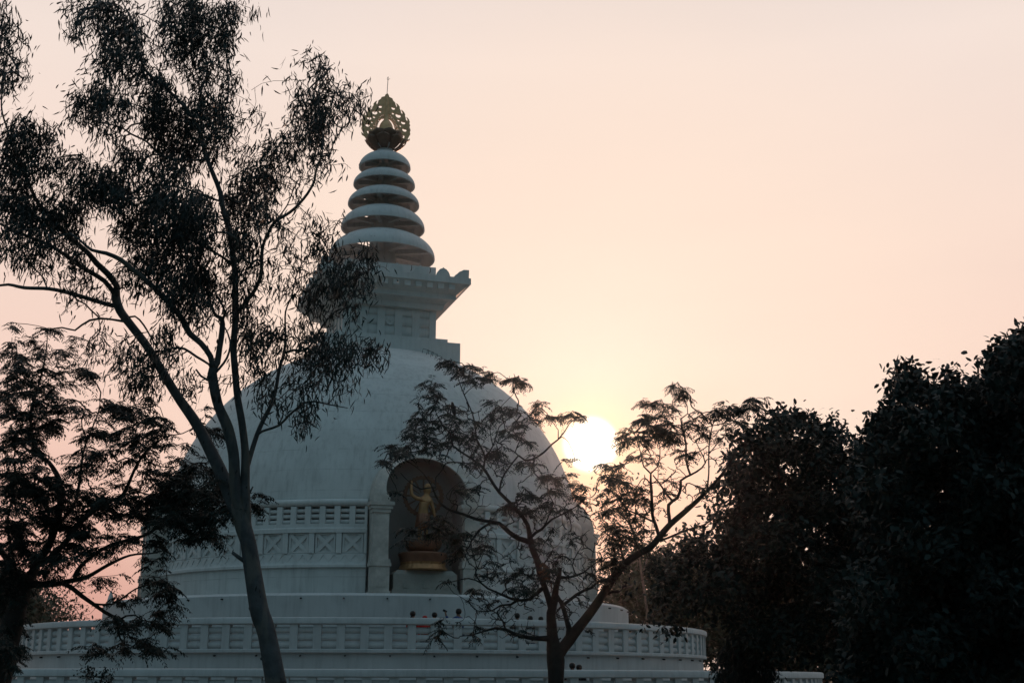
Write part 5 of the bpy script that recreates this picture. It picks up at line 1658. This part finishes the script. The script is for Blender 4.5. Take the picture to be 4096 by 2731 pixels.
def person(px, ptop, R, zf, face, label, top_mat, low_mat, long_hair=False, raised=False, scarf=None):
    """px, ptop: the crown of the head in the photograph; face: direction the person looks, degrees"""
    p = on_ring(px, ptop, R)
    H = p.z - zf
    k = H / 1.7
    f = math.radians(face)
    fx, fy = math.sin(f), -math.cos(f)
    sxx, syy = math.cos(f), math.sin(f)

    def N(side, fwd, z, r, r2=None):
        return (p.x + (side * sxx + fwd * fx) * k, p.y + (side * syy + fwd * fy) * k, zf + z * k, r * k, (r2 or r) * k)
    arms = {}
    for s in (-1, 1):
        if raised and s == 1:
            arms[s] = [N(0.17 * s, 0, 1.40, 0.052), N(0.27, 0.18, 1.28, 0.042), N(0.28, 0.30, 1.48, 0.034), N(0.27, 0.33, 1.56, 0.03), N(0.27, 0.34, 1.62, 0.02)]
        else:
            arms[s] = [N(0.17 * s, 0, 1.40, 0.052), N(0.23 * s, 0.0, 1.12, 0.042), N(0.25 * s, 0.06, 0.88, 0.034), N(0.25 * s, 0.09, 0.80, 0.028), N(0.24 * s, 0.11, 0.72, 0.016)]
    nodes = [N(0, 0, 0.95, 0.14), N(0, 0, 1.15, 0.125), N(0, 0, 1.36, 0.14), N(0, 0, 1.47, 0.06), N(0, 0.01, 1.53, 0.062), N(0, 0.01, 1.60, 0.08), N(0, 0, 1.655, 0.055),
             N(0, 0.105, 1.575, 0.016)]
    ed = [(0, 1), (1, 2), (2, 3), (3, 4), (4, 5), (5, 6), (5, 7)]
    for s in (-1, 1):
        b = len(nodes)
        nodes += arms[s]
        ed += [(2, b), (b, b + 1), (b + 1, b + 2), (b + 2, b + 3), (b + 3, b + 4)]
        b = len(nodes)
        nodes += [N(0.09 * s, 0, 0.82, 0.085), N(0.10 * s, 0.01, 0.48, 0.058), N(0.10 * s, 0, 0.10, 0.04), N(0.10 * s, 0.04, 0.035, 0.034), N(0.10 * s, 0.15, 0.03, 0.028)]
        ed += [(0, b), (b, b + 1), (b + 1, b + 2), (b + 2, b + 3), (b + 3, b + 4)]
    body = skin('person', nodes, ed, 'skin', None, 2)
    tag(body, label, 'person', 'people standing behind the balustrades')
    nn = [N(0, 0, 0.92, 0.165), N(0, 0, 1.15, 0.15), N(0, 0, 1.37, 0.155), N(0, 0, 1.46, 0.075)]
    ee = [(0, 1), (1, 2), (2, 3)]
    for s in (-1, 1):
        b = len(nn)
        a0, a1, a2 = arms[s][:3]
        nn += [a0[:3] + (0.065 * k, 0.065 * k), a1[:3] + (0.055 * k, 0.055 * k), a2[:3] + (0.045 * k, 0.045 * k)]
        ee += [(2, b), (b, b + 1), (b + 1, b + 2)]
    skin('shirt', nn, ee, top_mat, body, 1)
    nn = [N(0, 0, 0.96, 0.16)]
    ee = []
    for s in (-1, 1):
        b = len(nn)
        nn += [N(0.09 * s, 0, 0.82, 0.10), N(0.10 * s, 0.01, 0.48, 0.08), N(0.10 * s, 0, 0.10, 0.07)]
        ee += [(0, b), (b, b + 1), (b + 1, b + 2)]
    skin('trousers', nn, ee, low_mat, body, 1)
    m = MB()
    hc = N(0, -0.012, 1.605, 0)
    prof = [(0.001, -0.085), (0.045, -0.075), (0.074, -0.045), (0.088, 0.0), (0.086, 0.045), (0.070, 0.085), (0.040, 0.108), (0.001, 0.115)]
    m.lathe([(r_ * 1.14 * k, hc[2] + z_ * k) for r_, z_ in prof], (hc[0], hc[1]), 16)
    o_ = m.build('scarf' if scarf else 'hair', scarf or 'hair', body, smooth=True)
    if long_hair:
        skin('plait', [N(0, -0.07, 1.56, 0.05), N(0, -0.10, 1.42, 0.045), N(0, -0.12, 1.25, 0.025)], [(0, 1), (1, 2)], 'hair', o_, 1)
    return body, N


person(1652, 2444, 12.3, 2.12, 150, 'dark-haired person in red behind the upper balustrade, seen from behind', 'cloth_red', 'cloth_red', True)
person(1700, 2462, 12.6, 2.12, 20, 'person with a red head cloth just showing above the rail, between two dark-haired heads', 'cloth_red', 'cloth_grey', scarf='cloth_red')
person(1738, 2449, 12.2, 2.12, 200, 'short-haired person beside the one in the red head cloth', 'cloth_dark', 'cloth_navy')
_, N = person(1834, 2434, 12.2, 2.12, 235, 'tall dark figure holding a phone up, body half over the upper rail', 'cloth_blue', 'cloth_navy', raised=True)
m = MB()
q = Vector(N(0.27, 0.36, 1.63, 0)[:3])
m.box(q, (0.075, 0.012, 0.145), Matrix.Rotation(math.radians(-60), 3, 'Y'))
tag(m.build('phone', 'phone'), 'black phone in the raised hand of the tall figure', 'phone')
person(2069, 2452, 12.2, 2.12, 170, 'dark-haired head above the upper rail, leftmost of three by the forked trunk', 'cloth_dark', 'cloth_dark')
person(2121, 2463, 12.2, 2.12, 190, 'dark-haired head above the upper rail, middle of three by the forked trunk', 'cloth_grey', 'cloth_navy')
person(2164, 2466, 12.2, 2.12, 160, 'dark-haired head half hidden by the forked trunk above the upper rail', 'cloth_dark', 'cloth_navy')
person(346, 2482, 12.4, 2.12, 180, 'lone dark head above the upper rail near its left end', 'cloth_dark', 'cloth_dark')
person(2289, 2651, 17.3, 0.46, 170, 'larger of two dark heads behind the lowest balustrade, next to the forked trunk', 'cloth_dark', 'cloth_dark')
person(2317, 2658, 17.3, 0.46, 150, 'smaller of two dark heads behind the lowest balustrade', 'cloth_dark', 'cloth_navy')

# ---------------------------------------------------------------- monkey and bird in the forked tree
tt_ = mid_tree_nodes
i = int(((np.array(tt_.px) - (2159, 2291)) ** 2).sum(1).argmin())
MY = tt_.P[i][1] - 0.10


def mk(x, y, r, d=0.0, r2=None):
    p = at(x, y, MY + d)
    return (p.x, p.y, p.z, r, r2 or r)


nodes = [mk(2188, 2306, .088), mk(2188, 2288, .095), mk(2184, 2270, .075), mk(2176, 2259, .05), mk(2169, 2257, .052), mk(2163, 2262, .030), mk(2158, 2265, .018),
         mk(2182, 2270, .034, -.07), mk(2172, 2284, .024, -.09), mk(2160, 2287, .019, -.03), mk(2153, 2286, .016, 0.02),
         mk(2180, 2272, .034, .06), mk(2168, 2288, .022, .08), mk(2156, 2293, .016, .04),
         mk(2178, 2306, .05, -.07), mk(2168, 2297, .034, -.09), mk(2164, 2312, .024, -.06), mk(2156, 2316, .017, -.02),
         mk(2176, 2308, .05, .05), mk(2166, 2302, .03, .06), mk(2160, 2316, .02, .04),
         mk(2197, 2314, .02), mk(2204, 2330, .014), mk(2207, 2350, .012), mk(2203, 2372, .009)]
ed = [(0, 1), (1, 2), (2, 3), (3, 4), (4, 5), (5, 6), (2, 7), (7, 8), (8, 9), (9, 10), (2, 11), (11, 12), (12, 13), (0, 14), (14, 15), (15, 16), (16, 17),
      (0, 18), (18, 19), (19, 20), (0, 21), (21, 22), (22, 23), (23, 24)]
monkey = tag(skin('macaque', nodes, ed, 'monkey_fur'), 'brown monkey sitting hunched against the middle trunk of the forked tree', 'monkey')
m = MB()
for x, y, d in ((2171, 2251, -0.045), (2171, 2251, 0.045)):
    c = at(x, y, MY + d)
    m.lathe([(0.002, c.z - 0.016), (0.014, c.z - 0.008), (0.016, c.z), (0.012, c.z + 0.012), (0.002, c.z + 0.016)], (c.x, c.y), 10)
m.build('ear', 'monkey_skin', monkey, smooth=True)

i = int(((np.array(tt_.px) - (1813, 1640)) ** 2).sum(1).argmin())
BY = tt_.P[i][1]


def bk(x, y, r, d=0.0, r2=None):
    p = at(x, y, BY + d)
    return (p.x, p.y, p.z, r, r2 or r)


bird = tag(skin('bird', [bk(1814, 1640, .052), bk(1812, 1626, .046), bk(1810, 1616, .034), bk(1809, 1610, .028), bk(1805, 1608, .010), bk(1817, 1652, .034), bk(1820, 1664, .016), bk(1822, 1674, .010)],
                [(0, 1), (1, 2), (2, 3), (3, 4), (0, 5), (5, 6), (6, 7)], 'bird_feather'), 'black bird perched upright among the leaves above the niche', 'bird')
for s in (-1, 1):
    w = skin('wing', [bk(1812 + 6 * s, 1622, .014, 0.01 * s, .02), bk(1815 + 6 * s, 1640, .018, 0.01 * s, .03), bk(1820 + 2 * s, 1662, .008)], [(0, 1), (1, 2)], 'bird_feather', bird, 1)

# ---------------------------------------------------------------- evening haze
hz = MB()
hz.box((0, 60, 19.5), (260, 200, 41), None)
haze = hz.build('haze', 'phone')
haze.data.materials.clear()
hm = bpy.data.materials.new('haze')
hm.use_nodes = True
ht = hm.node_tree
ht.nodes.clear()
pv = nd(ht, 'ShaderNodeVolumePrincipled')
pv.inputs['Color'].default_value = (0.85, 0.9, 0.95, 1)
pv.inputs['Density'].default_value = 0.00013
pv.inputs['Anisotropy'].default_value = 0.92
ho = nd(ht, 'ShaderNodeOutputMaterial')
ht.links.new(pv.outputs[0], ho.inputs['Volume'])
haze.data.materials.append(hm)
tag(haze, kind='stuff')
